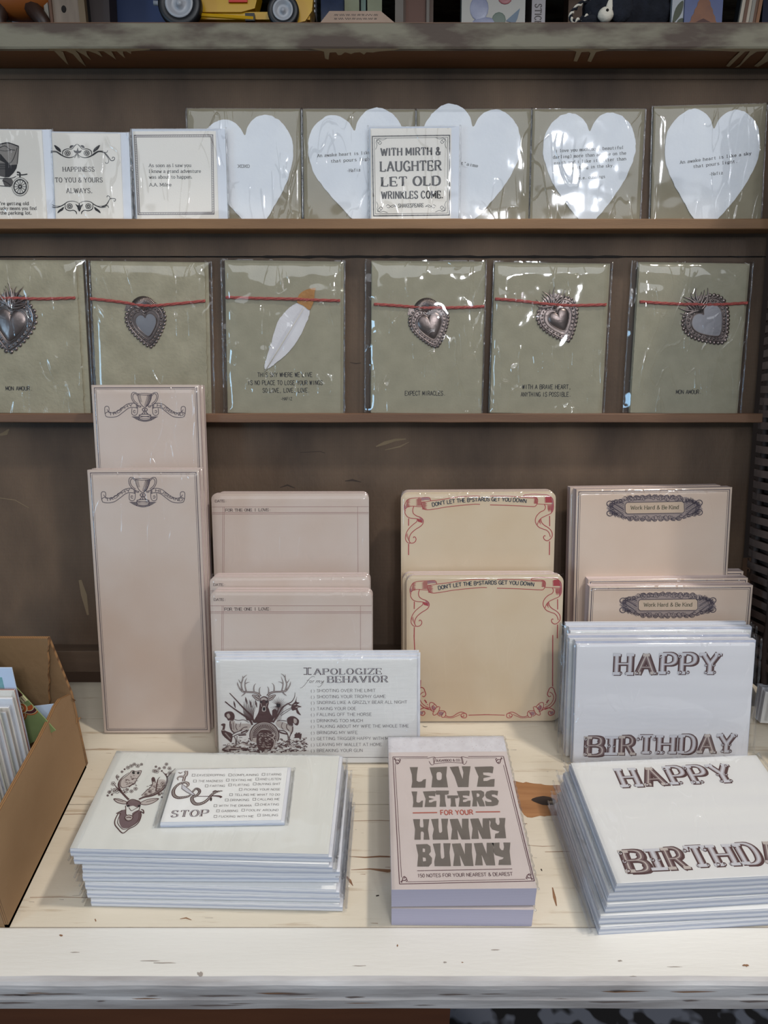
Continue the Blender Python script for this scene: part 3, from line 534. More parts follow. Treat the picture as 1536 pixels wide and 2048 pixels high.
# toy tractor
t, X = shelf_thing('toy_tractor', 'yellow toy tractor with grey hubbed black tyres on the shelf', 'toy tractor', 362, .030)
YEL = pm('tractor_yellow', (196, 150, 16), rough=.3); TYRE = pm('tyre_black', (22, 24, 28), rough=.45); HUB = pm('hub_grey', (150, 152, 158), (166, 168, 172), 40, .35); RED = pm('toy_red', (200, 40, 24), rough=.4)
def wheel(cx, cy, cz, r, w_):
    b = MB(); b.lathe([(-w_/2, r*.62), (-w_/2, r*.9), (-w_*.36, r*.985), (0, r), (w_*.36, r*.985), (w_/2, r*.9), (w_/2, r*.64), (w_*.3, r*.6)], (cx, cy, cz), (0, 0, 1), TYRE, 40); o = b.build('wheel', t, smooth=True)
    b = MB(); z1 = w_/2; b.lathe([(z1*.6, r*.66), (z1*1.02, r*.64), (z1*1.02, r*.52), (z1*.35, r*.44), (z1*.3, r*.16), (z1*.9, r*.14), (z1*1.1, r*.09), (z1*1.15, .00001)], (cx, cy, cz), (0, 0, 1), HUB, 32); b.lathe([(-z1, r*.64), (-z1, .0001)], (cx, cy, cz), (0, 0, 1), HUB, 32); b.build('hub', o, smooth=True)
R1, R2 = .0185, .0135; x2 = sx(567, .030)-X
for z in (0, -.034): wheel(0, R1, z, R1, .010); wheel(x2, R2, z, R2, .008)
b = MB(); b.box(.006, x2+.006, .012, .018, -.024, -.010, YEL); b.prism([(.010, .017), (.05, .017), (.062, .020), (.066, .034), (.03, .040), (.01, .040)], -.026, -.008, YEL, YEL); b.box(x2+.008, x2+.022, .010, .030, -.028, -.006, YEL); b.build('body', t)
b = MB(); b.prism([(x2+.008, .006), (x2+.018, .008), (x2+.024, .016), (x2+.026, .034), (x2+.012, .038), (x2+.008, .030)], -.026, -.004, YEL, YEL); g_ = b.build('front_grille', t)
b = MB()
for i in range(5): b.box(x2+.0258, x2+.0266, .016+.004*i, .018+.004*i, -.024, -.006, HUB)
b.build('grille_bars', g_)
b = MB(); b.tube([(.012, .013, -.004), (x2*.7, .010, -.004)], .0016, YEL, 8); b.box(x2*.62, x2*.62+.008, .008, .014, -.008, -.003, TYRE); b.build('side_rail', t)
b = MB(); b.prism([(.040, .024), (.056, .024), (.056, .032), (.040, .032)], -.0078, -.006, RED, RED); b.build('red_decal', t)
b = MB(); b.box(-.008, .006, .030, .034, -.026, -.008, YEL); b.box(-.012, -.008, .030, .046, -.026, -.008, YEL); b.build('seat', t)
b = MB(); b.tube([(-.026, .026, -.012), (-.012, .025, -.012)], .002, HUB, 8); b.build('tow_bar', t, smooth=True)
quick('glossy_book', 'glossy dark blue book standing behind the front of the toy tractor', 'book', 642, 690, -.008, .12, .02, pm('midnight_blue', (18, 26, 46), (60, 76, 110), 24, .2, contrast=.2))
def fr2(t, W):
    b = MB(); F_ = pm('pale_green_frame', (150, 152, 124), (128, 128, 100), 50, .6); b.box(0, .013, 0, .12, 0, .006, F_); b.box(W-.013, W, 0, .12, 0, .006, F_); b.box(.013, W-.013, 0, .016, 0, .006, F_); b.build('moulding', t)
    b = MB(); b.box(.0145, W-.0145, .017, .12, 0, .002, pm('teal_grey', (92, 118, 112), (120, 140, 130), 90, .6)); b.build('picture', t)
quick('small_frame', 'pale green distressed frame with teal picture behind the wooden sign', 'picture frame', 690, 764, -.008, .12, .008, DK, fr2, part='backing')
t, X = shelf_thing('wooden_sign', 'small trapezoid wooden block sign lettered in dark script at the middle of the shelf', 'sign', 640, .0405)
W = sx(790, .0405)-X; b = MB(); SG = pm('sign_wood', (150, 126, 108), (166, 142, 124), 40, .7); b.prism([(0, 0), (W, 0), (W-.012, .0092), (.008, .0092)], -.03, 0, SG, SG)
for r_, y in enumerate((.0062, .0032)):
    x = .012
    while x < W-.016:
        l = random.uniform(.002, .006); q = [(x+l*i/8, y+.0007*math.sin(i*2.1+x*900)) for i in range(9)]; b.rib(q, .00028, .0001, INKB); x += l+.001
b.build('block', t)
def fr3(t, W):
    b = MB(); A = pm('grey_moulding', (96, 88, 80), rough=.6); B_ = pm('umber_panel', (96, 66, 54), (84, 58, 48), 10, .7); C_ = pm('umber_edge', (64, 42, 26), rough=.6)
    b.box(0, .007, 0, .13, 0, .006, A); b.box(.007, .009, 0, .13, 0, .004, C_); b.box(.009, W-.006, 0, .13, 0, .002, B_); b.box(W-.006, W-.0035, 0, .13, 0, .006, A); b.box(W-.0035, W, 0, .13, 0, .004, C_); b.build('moulding', t)
quick('panelled_frame', 'brown panelled frame with grey edges right of the wooden sign', 'picture frame', 790, 866, .024, .13, .008, DK, fr3, part='backing')
def tat(t, W):
    b = MB(); B1, B2, R_ = pm('grey_blue_ink', (96, 100, 130), (140, 144, 164), 60, .3), pm('bird_blue', (66, 88, 108), rough=.4), pm('rose_ink', (130, 50, 56), rough=.4)
    b.ball((.015, .018, .0003), (.008, .010, .0004), B1, 16); b.ball((.020, .006, .0003), (.011, .005, .0004), B1, 16); b.ball((.032, .009, .0003), (.006, .006, .0004), pm('leaf_grey', (92, 104, 92), rough=.5), 12); b.prism([(.038, .008), (.050, .018), (.048, .010), (.046, .006)], 0, .0004, B2, B2); b.ball((.037, .026, .0003), (.006, .005, .0004), R_, 12); b.build('printed_art', t)
quick('boxed_print', 'pale plastic wrapped package printed with blue grey flowers and bird', 'package', 923, 1050, .026, .12, .012, pm('dimmed_package_white', (150, 146, 138), rough=.25), tat, part='pack')
def stk(t, W):
    b = MB(); M0 = t.matrix_world.copy(); F_ = Fr(M0.translation, M0.col[0].xyz, M0.col[1].xyz)
    # upright word reading downwards on the spine
    class FF:
        def loc(s, p): return (.0055+p[1]*.00045, .030-p[0]*.00045)
    text(b, FF(), 'STICKERS', (-8, -6), (56, -6), 13, 'slab', pm('spine_ink', (90, 84, 84), rough=.6)); b.build('spine_lettering', t)
quick('sticker_book', 'pale grey book with STICKERS down its spine', 'book', 1063, 1090, .0, .13, .03, pm('spine_grey', (176, 172, 176), rough=.5), stk)
quick('wooden_post', 'brown weathered wooden piece behind the black plush dog', 'wood piece', 1136, 1166, -.03, .12, .02, pm('post_brown', (92, 74, 62), (112, 92, 78), 30, .7))
# plush dog lying down
t, X = shelf_thing('plush_dog', 'black fluffy plush dog with a white muzzle lying on the shelf', 'plush toy', 1240, .022)
FUR = pm('black_fur', (16, 18, 26), (28, 31, 42), 120, .95, 1.0, 500); FW_ = pm('white_fur', (214, 206, 190), rough=.9, bump=.6, bscale=500)
def lump(name, c, r, m, amp=.10, par=None):
    b = MB(); b.ball(c, r, m, 40); b.v = [tuple(Vector(c)+(Vector(q)-Vector(c))*(1+amp*noise.noise(Vector(q)*220)+amp*.6*noise.noise(Vector(q)*520))) for q in b.v]; return b.build(name, par or t, smooth=True)
lump('body', (.014, .024, -.014), (.038, .026, .020), FUR); hd = lump('head', (-.014, .018, .002), (.019, .018, .014), FUR); lump('paw', (-.028, .006, .004), (.010, .006, .009), FUR); lump('ear', (-.004, .014, .014), (.010, .012, .005), FUR, par=hd)
lump('muzzle', (-.0165, .008, .0145), (.0066, .0060, .0050), FW_, .06, hd); lump('blaze', (-.0135, .0135, .0140), (.0036, .0088, .0036), FW_, .05, hd); b = MB(); b.ball((-.0165, .0095, .0193), (.0013, .0013, .0008), BLACKW, 10); b.build('nose', hd)
for i in range(2):                                 # twisted black and white cord
    p = [(-.026, .024), (-.038, .018), (-.045, .010), (-.042, .0055), (-.032, .009), (-.024, .013)]; q = smoothp(p, False, 10); b = MB()
    b.tube([(x+.0009*math.cos(k*.9+i*math.pi), y+.0009*math.sin(k*.9+i*math.pi), .010+.0009*math.sin(k*.9+i*math.pi)) for k, (x, y) in enumerate(q)], .0010, FW_ if i else FUR, 7); b.build('cord', t, smooth=True)
def leaf(t, W):
    b = MB(); L_ = pm('olive_leaf', (66, 70, 52), rough=.6)
    for p in ([(.001, .006), (.003, .018), (.009, .024), (.008, .014)], [(.004, .0), (.005, .008), (.010, .010), (.011, .002)], [(0, .0), (.001, .008), (.003, .004)]): b.poly(smoothp(p, True, 4), .0003, L_)
    b.build('leaf_print', t)
quick('leaf_card', 'pale card with olive leaf print beside the plush dog', 'card', 1343, 1368, .026, .11, .004, pm('dimmed_leaf_white', (160, 162, 166), rough=.5), leaf)
def arch(t, W):
    b = MB(); A = pm('orange_brown_arch', (122, 70, 30), (96, 50, 24), 90, .5); D_ = pm('arch_dark', (66, 30, 20), rough=.6); cx = W*.5
    q = [(cx-.014, 0)]+[(cx-.013+.0012*i-.0008*(i % 2), .002+.0028*i) for i in range(9)]+[(cx, .030)]+[(cx+.013-.0012*i+.0008*(i % 2), .002+.0028*i) for i in range(8, -1, -1)]+[(cx+.014, 0)]; b.poly(q, .0003, A)
    b.poly([(cx-.007, 0), (cx-.0065, .006), (cx, .009), (cx+.0065, .006), (cx+.007, 0)][::-1], .0005, D_); b.build('arch_print', t)
quick('blue_book', 'deep blue book with ornate orange brown arch on its cover', 'book', 1368, 1444, .028, .12, .02, pm('cover_blue', (24, 44, 96), (36, 60, 116), 60, .35), arch)
def fr4(t, W):
    b = MB(); 
    for i, m in enumerate([pm('cream_bar', (168, 156, 140), rough=.6), pm('brown_bar', (92, 60, 40)), pm('cream_bar', (168, 156, 140)), pm('grey_bar', (128, 122, 112)), pm('brown_bar', (92, 60, 40)), pm('rust_bar', (122, 80, 48), rough=.6)]): b.box(W*i/6, W*(i+1)/6, 0, .13, 0, .003+.001*(i % 2), m)
    b.build('moulding', t)
quick('striped_frame', 'tilted frame with cream and brown moulding at the right end of the shelf', 'picture frame', 1473, 1512, .024, .13, .01, DK, fr4, -.12, part='backing')
quick('navy_book', 'navy blue book at the far right end of the shelf', 'book', 1524, 1580, .018, .12, .02, pm('navy_cloth', (18, 22, 44), rough=.8))
# ============================================================ cardboard box of filed cards
CB = pm('corrugated_card', (138, 108, 76), (160, 130, 96), 14, .85, .4, 160, contrast=.3); CBE = pages('corrugated_edge', (150, 112, 72), (96, 66, 40), 1400, 'X')
bx = thing('cardboard_box', 'brown corrugated cardboard box full of filed cards at the left end of the table', 'cardboard box')
def slab(name, P, off, par, m=CB, me=None, ragged=True):    # polygon in space with thickness vector off
    P = [Vector(p) for p in P]; off = Vector(off); n = len(P); b = MB()
    b.add([tuple(p) for p in P]+[tuple(p+off) for p in P], [tuple(range(n)), tuple(range(n, 2*n))[::-1]], m)
    b.add([tuple(p) for p in P]+[tuple(p+off) for p in P], [(i, i+n, (i+1) % n+n, (i+1) % n) for i in range(n)], me or CBE); o = b.build(name, par); return o
def XP(px, py, x): P = hit(px, py, Vector((x, 0, 0)), Vector((1, 0, 0))); return P
top = [XP(px, py, -.262) for px, py in ((143, 1388), (135, 1392), (122, 1398), (112, 1412), (101, 1436), (80, 1478), (58, 1518), (30, 1568), (0, 1622))]
top = [Vector((-.262, p.y, p.z)) for p in top]
slab('side_wall', [Vector((-.262, -.1143, 0))]+top+[Vector((-.262, -.2652, .083)), Vector((-.262, -.2652, 0))], (-.003, 0, 0), bx)
slab('side_wall', [(-.44, -.1143, 0), (-.44, -.1143, .08), (-.44, -.2652, .083), (-.44, -.2652, 0)], (-.003, 0, 0), bx)
slab('front_wall', [(-.4428, -.2650, 0), (-.4428, -.2650, .0825), (-.2652, -.2650, .0825), (-.2652, -.2650, 0)], (0, .003, 0), bx)
b = MB(); b.box(-.443, -.262, -.2652, -.1143, .0002, .003, CB); b.build('bottom', bx)
def YP(px, py, y): return hit(px, py, Vector((0, y, 0)), Vector((0, 1, 0)))
r0, r1 = YP(95, 1277, -.120), YP(98, 1446, -.120); fl = []
for i in range(13):
    t_ = i/12; p = r0.lerp(r1, t_); fl.append(Vector((p.x+.0006*math.sin(i*2.3), -.120, p.z)))
slab('back_flap', [Vector((-.443, -.120, r0.z+.001))]+fl+[Vector((fl[-1].x, -.120, .01)), Vector((-.443, -.120, .01))], (0, .003, 0), bx)
g0, g1 = YP(97, 1277, -.113), YP(143, 1390, -.113)
slab('corner_gusset', [g0, g1, Vector((-.262, -.113, .001)), Vector((-.345, -.113, .001)), Vector((-.330, -.113, g0.z-.002))], (0, .003, 0), bx)
b = MB()                                        # torn paper fibres on the outer corner
for (x0, y0), (x1, y1), (x2, y2) in (((150, 1402), (152, 1400), (142, 1396)), ((153, 1436), (163, 1434), (152, 1448))):
    A, B_, C_ = XP(x0, y0, -.2615), XP(x1, y1, -.259), XP(x2, y2, -.2615); b.add([A, B_, C_], [(0, 1, 2)], CBE)
b.build('torn_fibres', bx)
def tilted_card(name, label, cat, corner_px, y, ang, w, h, m, deco=None, lean=4, th=.0008, grp=None):
    P = YP(corner_px[0], corner_px[1], y); c, s_ = math.cos(ang), math.sin(ang); F = Fr(P, (c, 0, s_), Vector((-s_, math.sin(math.radians(lean)), c)))
    t = thing(name, label, cat, F.M(), grp); b = MB(); b.box(-w, 0, 0, h, -th, 0, m); 
    if deco: deco(b, w, h)
    b.build('card', t); return t, F
PG = pm('pattern_green', (116, 134, 84), (142, 158, 106), 40, .6, contrast=.3); OR = pm('pattern_orange', (186, 92, 44), rough=.6); PU = pm('pattern_plum', (82, 36, 44), rough=.6); PC = pm('pattern_cream', (214, 206, 160), rough=.6); MR = pm('pattern_maroon', (74, 36, 28), rough=.6)
def deco(b, w, h):
    # pattern bands run across the card; local y is measured up from the bottom edge
    z = .0001
    def disc(cx, cy, r, m, zz, a0=0, a1=math.tau):
        q = [(cx+r*math.cos(a0+(a1-a0)*i/22), cy+r*math.sin(a0+(a1-a0)*i/22)) for i in range(23)]; q = [(min(0, max(-w, x)), min(h, max(0, y))) for x, y in q]; b.poly(q, zz, m)
    for y0 in (.0285,):
        for k in range(8):
            cx = -.0035-k*.0125
            for r, m, dz in ((.0085, OR, 1), (.0075, PC, 2), (.007, OR if k % 2 else PU, 3), (.0045, PC, 4), (.0038, PU if k % 2 else OR, 5)): disc(cx, y0, r, m, z*dz*.5, math.pi, math.tau)
    for k in range(8): 
        cx = -.0095-k*.0125
        for r, m, dz in ((.0055, PC, 6), (.0047, OR, 7), (.0026, PC, 8), (.0018, OR, 9)): disc(cx, .0305, r, m, z*dz*.5); disc(cx+.004, .0600, r, m, z*dz*.5)
    [b.poly([(max(-w, -.0035-k*.0125-.0085), .0600), (-.0035-k*.0125+.0035, .0600), (-.0035-k*.0125+.0025, .0665), (-.0035-k*.0125-.0030, .0695), (max(-w, -.0035-k*.0125-.0075), .0660)], .0001, OR if k % 2 else PU) for k in range(8)]; b.box(-w, 0, .0330, .0385, 0, .0006, PC); b.box(-w, 0, .0385, .0500, 0, .0007, MR); b.box(-w, 0, .0500, .0550, 0, .0006, PC)
    for k in range(40):
        for y0 in (.0333, .0503): b.box(-w+.0025*k, -w+.0025*k+.0004, y0, y0+.0046, .0006, .0009, PU)
    for k in range(90): b.ball((random.uniform(-w, -.001), random.uniform(.0395, .049), .0008), (.0003, .0003, .0001), OR, 5)
tilted_card('patterned_card', 'green card with orange and plum fan pattern standing tilted in the box', 'greeting card', (111, 1461), -.1555, math.radians(31), .10, .14, PG, deco)
for k, (px, py, yy) in enumerate([(23, 1336, -.168)]):
    P = YP(px, py, yy); t = thing('pale_blue_card', 'pale blue card with teal print standing tallest among the filed cards', 'greeting card', Fr((P.x, yy, P.z), RT, (0, .06, 1)).M()); b = MB(); b.box(-.1, 0, -.14, 0, -.001, 0, pm('powder_blue', (196, 214, 240), rough=.6)); b.box(-.1, -.0085, -.06, -.008, 0, .0002, pm('teal_print', (60, 140, 160), (150, 190, 190), 60, .6)); b.build('card', t)
N0 = 17; edge_cols = [(214, 214, 218), (190, 186, 170), (176, 170, 168), (200, 204, 196), (206, 200, 206), (164, 120, 110), (186, 190, 170), (222, 224, 230)]
PL = ['rearmost', 'second from the back', 'third from the back', 'fourth from the back', 'fifth from the back', 'sixth from the back', 'seventh from the back', 'eighth from the back', 'middle', 'eighth from the front', 'seventh from the front', 'sixth from the front', 'fifth from the front', 'fourth from the front', 'third from the front', 'second from the front', 'frontmost']
for k in range(N0):
    f_ = k/(N0-1); yy = -.172-.068*f_; xr = -.2725-.0095*f_+random.uniform(-.0012, .0012); zt = .126-.004*f_+random.uniform(-.003, .003)+(.004 if k == 0 else 0); c = random.choice(edge_cols); m = pm('card_edge_%d_%d_%d' % c, c, rough=.6)
    M = Fr((xr, yy, zt), RT, (0, .05, 1)).M(); t = thing('filed_card', 'sleeved card filed upright in the cardboard box, %s of the row' % PL[k], 'greeting card', M, 'cards filed in the cardboard box')
    b = MB(); b.box(-.105, 0, -.118, 0, -.0016, 0, m); b.box(-.1045, .0003, -.118, .0003, .0002, .0006, ENVL if k % 2 else CREAM); b.build('card', t)
    if k % 2 == 0: sleeve(t, 0, .118, .0016, .1, .0014, .001, gap=.0012, seed=k, seam=False)
P = XP(62, 1500, -.270); b = MB(); t = thing('loose_paper', 'pale blue paper scrap lying at the back of the cardboard box', 'paper'); slab('sheet', [(-.300, -.135, .060), (-.2665, -.135, .060), (-.2665, -.128, .083), (-.300, -.128, .078)], (0, .0004, 0), t, pm('powder_blue', (196, 214, 240)), pm('powder_blue', (196, 214, 240)))
# ============================================================ upper row: heart cards and small greeting cards
HO = [(0, 0), (.05, .085), (.13, .155), (.23, .19), (.33, .185), (.43, .14), (.52, .06), (.58, -.05), (.60, -.18), (.575, -.32), (.51, -.46), (.42, -.60), (.29, -.76), (.15, -.91), (0, -1)]
HEART = HO+[(-x, y) for x, y in HO[-2:0:-1]]
def heart_card(TL, TR, notch, tip, ws, label, lines, seed, ink=INKB, yb=None):
    F, w, h = wall_frame(.0045, TL, TR, V1+.0003); t = thing('heart_card', label, 'greeting card', F.M(), 'cotton paper heart cards on the upper ledge')
    b = MB(); b.box(0, w, -h, 0, -.002, 0, TAUPE); b.build('backing_card', t)
    n_, p_ = F.loc(notch), F.loc(tip); dx, dy = p_[0]-n_[0], p_[1]-n_[1]; L = math.hypot(dx, dy); ax = (-dx/L, -dy/L); rx = (ax[1], -ax[0])
    q = smoothp([(a*ws, c) for a, c in HEART], True, 7); out = []
    for i, (a, c) in enumerate(q):
        d = .018*noise.noise(Vector((a*4, c*4, seed)))+.014*noise.noise(Vector((a*16, c*16, seed+3)))+.008*noise.noise(Vector((a*60, c*60, seed)))
        s_ = 1+d; X = n_[0]+(rx[0]*a*s_+ax[0]*((c+.35)*s_-.35))*L; Y = n_[1]+(rx[1]*a*s_+ax[1]*((c+.35)*s_-.35))*L; out.append((min(w-.0004, max(.0004, X)), Y))
    cut = []
    for i in range(len(out)):                    # the tip is trimmed where it meets the card foot
        A, B_ = out[i], out[(i+1) % len(out)]; e = -h+.0002
        if A[1] >= e: cut.append(A)
        if (A[1] >= e) != (B_[1] >= e): u = (e-A[1])/(B_[1]-A[1]); cut.append((A[0]+(B_[0]-A[0])*u, e))
    out = cut; b = MB(); b.prism(out, .0001, .0009, HEARTP, HEARTP)
    inner = []
    for s, a_, c_, hp in lines: text(b, F, s, a_, c_, hp, 'type', ink, 13, mono=True)
    b.build('paper_heart', t)
    sleeve(t, w, h, .002, .0012, .0012, .0012, gap=.0017, amp=.0004, seed=seed)
    return t
heart_card((374, 217), (600, 218), (490, 271), (514, 456), .87, 'white cotton paper heart reading XOXO on taupe card in clear sleeve', [('XOXO', (476.6, 336), (499.3, 336), 6)], 1)
heart_card((606, 218), (830, 219), (709, 262), (737, 455), .88, 'white paper heart card half hidden behind the left side of the MIRTH card', [('An awake heart is like a sky', (635.4, 315), (769, 307), 6), ('that pours light.', (661.8, 326), (750, 320.5), 6), ('-Hafiz', (694.3, 344.9), (720.7, 343), 6)], 2)
heart_card((834, 219), (1062, 218), (946, 254), (920, 456), .86, "white paper heart card reading t'aime, tilted behind the right side of the MIRTH card", [("je t'aime", (905, 326.5), (955.3, 335.4), 6)], 3)
heart_card((1066, 218), (1290, 218), (1179, 263), (1174, 449), .87, 'white paper heart card with the love poem of four typed lines in shiny sleeve', [('i love you much(most beautiful', (1110.6, 305.4), (1246.4, 298.4), 6), ('darling) more than anyone on the', (1105.7, 318), (1251.3, 309.6), 6), ('earth and i like it better than', (1107.5, 329.8), (1251.3, 320.8), 6), ('everything in the sky.', (1130, 340.3), (1228.6, 334.4), 6), ('-e.e. cummings', (1152.5, 359.8), (1209.4, 356.4), 6)], 4)
heart_card((1308, 213), (1533, 207), (1427, 258), (1411, 456), .84, 'rightmost white paper heart card reading An awake heart is like a sky', [('An awake heart is like a sky', (1359.5, 328.4), (1501.5, 310), 6), ('that pours light.', (1385.6, 336.8), (1474.6, 325.6), 6), ('-Hafiz', (1417.8, 352), (1444.3, 349), 6)], 5)
def greeting(TL, TR, label, art, er=.0082, et=.0018, seed=0, eb=0, el=.0003):
    F, w, h = wall_frame(.0125, TL, TR, V1+.0003); t = thing('greeting_card', label, 'greeting card', F.M(), 'small greeting cards on the upper ledge')
    b = MB(); b.box(0, w, -h, 0, -.0009, 0, CREAM); art(b, F, w, h); b.build('card', t)
    b = MB(); b.box(-el, w+er, -h, et, -.0022, -.0010, ENVL); b.build('envelope', t)
    sleeve(t, w, h, .0022, el+.001, er+.001, et+.001, gap=.0006, amp=.00022, seed=seed); return t
def art_car(b, F, w, h):
    z = Z(0, 270, .16927); K = INKB; GR = pm('ink_mid_grey', (92, 88, 86), rough=.7); LG = pm('ink_light_grey', (146, 140, 134), rough=.7)
    fill(b, F, z((0, 115), (90, 95), (160, 115), (220, 135), (215, 250), (205, 340), (190, 400), (150, 460), (110, 500), (60, 500), (0, 485), (-120, 470), (-130, 300), (-110, 140)), LG, 1, False)
    fill(b, F, z((0, 220), (30, 250), (120, 355), (205, 350), (195, 395), (160, 450), (110, 495), (60, 500), (60, 330), (0, 300)), K, 2, False)
    fill(b, F, z((0, 330), (65, 330), (62, 500), (0, 485), (-110, 460), (-110, 330)), GR, 2, False)
    for p, wd in [(z((-110, 140), (-40, 125), (0, 110), (90, 93), (160, 112), (222, 135)), 2.2), (z((222, 135), (214, 250), (204, 345)), 1.4), (z((10, 230), (60, 290), (110, 335), (160, 280), (205, 150)), 1), (z((0, 150), (60, 130), (120, 170), (180, 180)), 1.1), (z((0, 180), (60, 190), (130, 180)), .8), (z((-120, 505), (0, 515), (60, 515), (140, 510), (190, 490)), 1.2),
                  (z((200, 470), (260, 472), (325, 463)), 2), (z((0, 600), (60, 605), (130, 610)), 1.3), (z((30, 540), (80, 560), (130, 600)), 2), (z((200, 440), (235, 450), (236, 500)), 3), (z((300, 530), (320, 550), (335, 570)), 1.2), (z((0, 350), (70, 350)), 1), (z((0, 375), (70, 375)), 1), (z((0, 400), (70, 400)), 1)]: line(b, F, p, wd, K, 3, True)
    fill(b, F, z((40, 510), (140, 520), (150, 590), (90, 610), (50, 590)), GR, 3)
    c = (240, 612); ring = lambda rx, ry: z(*[(c[0]+rx*math.cos(a), c[1]+ry*math.sin(a)) for a in [math.tau*i/28 for i in range(28)]])
    fill(b, F, ring(96, 108), pm('ink_paper_white', (226, 222, 214), rough=.7), 4, False); line(b, F, ring(95, 107), .9, GR, 5, False, True); line(b, F, ring(74, 84), 2.2, K, 5, False, True); line(b, F, ring(16, 18), 2.4, K, 6, False, True)
    for i in range(12):
        a = math.tau*i/12; line(b, F, z((c[0]+16*math.cos(a), c[1]+18*math.sin(a)), (c[0]+74*math.cos(a), c[1]+84*math.sin(a))), 1.1, K, 5)
    for s, y, x in (("'re getting old", 410, 57.5), ('ucky means you find', 419.6, 73), ('the parking lot.', 428.8, 63)): text(b, F, s, (1, y), (x, y), 6.2, 'type', K, 2)
greeting((-66, 259), (83, 260), 'cream greeting card with an engraved antique motor carriage at the left end', art_car, .0085, .0008, 11)
def art_scroll(b, F, w, h):
    z = Z(0, 270, .16927); z2 = lambda *p: z(*[(1822-a, c) for a, c in p])
    for zz in (z, z2):
        line(b, F, zz((600, 205), (660, 200), (720, 235), (780, 262), (830, 268), (880, 250), (905, 215), (912, 190)), [1, 1.6, 2.2, 2, 1.6, 1.2, 1, .8], INKB, 1, True)
        line(b, F, zz((600, 190), (660, 190), (700, 210), (735, 240)), .9, INKB, 1, True); line(b, F, zz((740, 235), (745, 190), (790, 165), (850, 165), (880, 130), (908, 108)), [1.2, 1.8, 1.4, 1.2, 1.6, 1], INKB, 1, True)
        line(b, F, zz(*[(798+32*math.cos(a), 215+30*math.sin(a)) for a in [math.tau*i/12 for i in range(12)]]), 1.1, INKB, 1, True, True); line(b, F, zz(*[(798+13*math.cos(a), 215+12*math.sin(a)) for a in [math.tau*i/8 for i in range(8)]]), 1.5, INKB, 1, True, True)
        for i in range(8): a = math.tau*i/8; line(b, F, zz((798+17*math.cos(a), 215+16*math.sin(a)), (798+30*math.cos(a), 215+28*math.sin(a))), .9, INKB, 1)
        fill(b, F, zz((640, 120), (670, 130), (712, 165), (720, 205), (690, 190), (660, 165)), INKB, 1); fill(b, F, zz((820, 150), (840, 122), (870, 125), (850, 150)), INKB, 1)
        line(b, F, zz((880, 272), (895, 250), (908, 225)), 1, INKB, 1, True)
    fill(b, F, z((870, 180), (905, 188), (918, 150), (930, 188), (965, 182), (945, 212), (890, 212)), INKB, 2); line(b, F, z((912, 215), (918, 245), (925, 275)), 1, INKB, 1)
    line(b, F, z((1090, 235), (1130, 205), (1180, 195), (1240, 215), (1285, 265), (1310, 300), (1345, 298), (1355, 272), (1335, 262), (1325, 280)), [1, 1.4, 1.6, 2, 2, 1.8, 1.6, 1.4, 1.3, 1.6], INKB, 1, True)
    line(b, F, z((1180, 195), (1230, 205), (1262, 205), (1272, 182)), 1.2, INKB, 1, True); line(b, F, z((1240, 225), (1275, 270), (1285, 305), (1275, 332), (1252, 335), (1245, 318)), 1.1, INKB, 1, True)
    zb2 = lambda *p: z(*[(1868-a, c) for a, c in p])
    for zz in (z, zb2):
        line(b, F, zz((615, 850), (680, 855), (750, 825), (800, 790), (860, 782), (910, 795), (935, 815)), [1, 1.5, 1.8, 1.3, 1, .8, .6], INKB, 1, True); line(b, F, zz((615, 822), (660, 840), (720, 838), (770, 810)), .9, INKB, 1, True)
        line(b, F, zz((770, 815), (775, 870), (820, 895), (870, 890), (900, 910), (905, 935)), [1.2, 1.7, 1.6, 1.6, 2, 1.4], INKB, 1, True)
        line(b, F, zz(*[(824+32*math.cos(a), 842+30*math.sin(a)) for a in [math.tau*i/12 for i in range(12)]]), 1.1, INKB, 1, True, True); line(b, F, zz(*[(824+13*math.cos(a), 842+12*math.sin(a)) for a in [math.tau*i/8 for i in range(8)]]), 1.5, INKB, 1, True, True)
        for i in range(8): a = math.tau*i/8; line(b, F, zz((824+17*math.cos(a), 842+16*math.sin(a)), (824+30*math.cos(a), 842+28*math.sin(a))), .9, INKB, 1)
        fill(b, F, zz((680, 925), (690, 895), (720, 870), (755, 850), (745, 885), (715, 905)), INKB, 1)
    fill(b, F, z((892, 815), (925, 832), (938, 800), (950, 832), (985, 815), (965, 850), (955, 880), (938, 905), (922, 880), (912, 850)), INKB, 2)
    line(b, F, z((1200, 845), (1245, 838), (1280, 790), (1300, 755), (1335, 750), (1365, 758), (1358, 782), (1342, 776)), [1.5, 1.7, 1.7, 1.5, 1.3, 1.4, 1.3, 1.2], INKB, 1, True); line(b, F, z((1300, 760), (1295, 730), (1272, 718), (1262, 735)), 1.2, INKB, 1, True); line(b, F, z((1240, 840), (1270, 835), (1285, 860)), 1.3, INKB, 1, True)
    for s, x0, x1, y, hp in (('HAPPINESS', 126, 189, 343, 9), ('TO YOU & YOURS', 111, 205, 364.6, 9.3), ('ALWAYS.', 133.5, 184, 386, 9.3)): text(b, F, s, (x0, y), (x1, y), hp, 'west', pm('ink_charcoal', (72, 68, 70), rough=.7), 1)
greeting((103, 265), (240, 267), 'cream greeting card reading HAPPINESS TO YOU AND YOURS ALWAYS between black scrolls', art_scroll, .0075, .0012, 12)
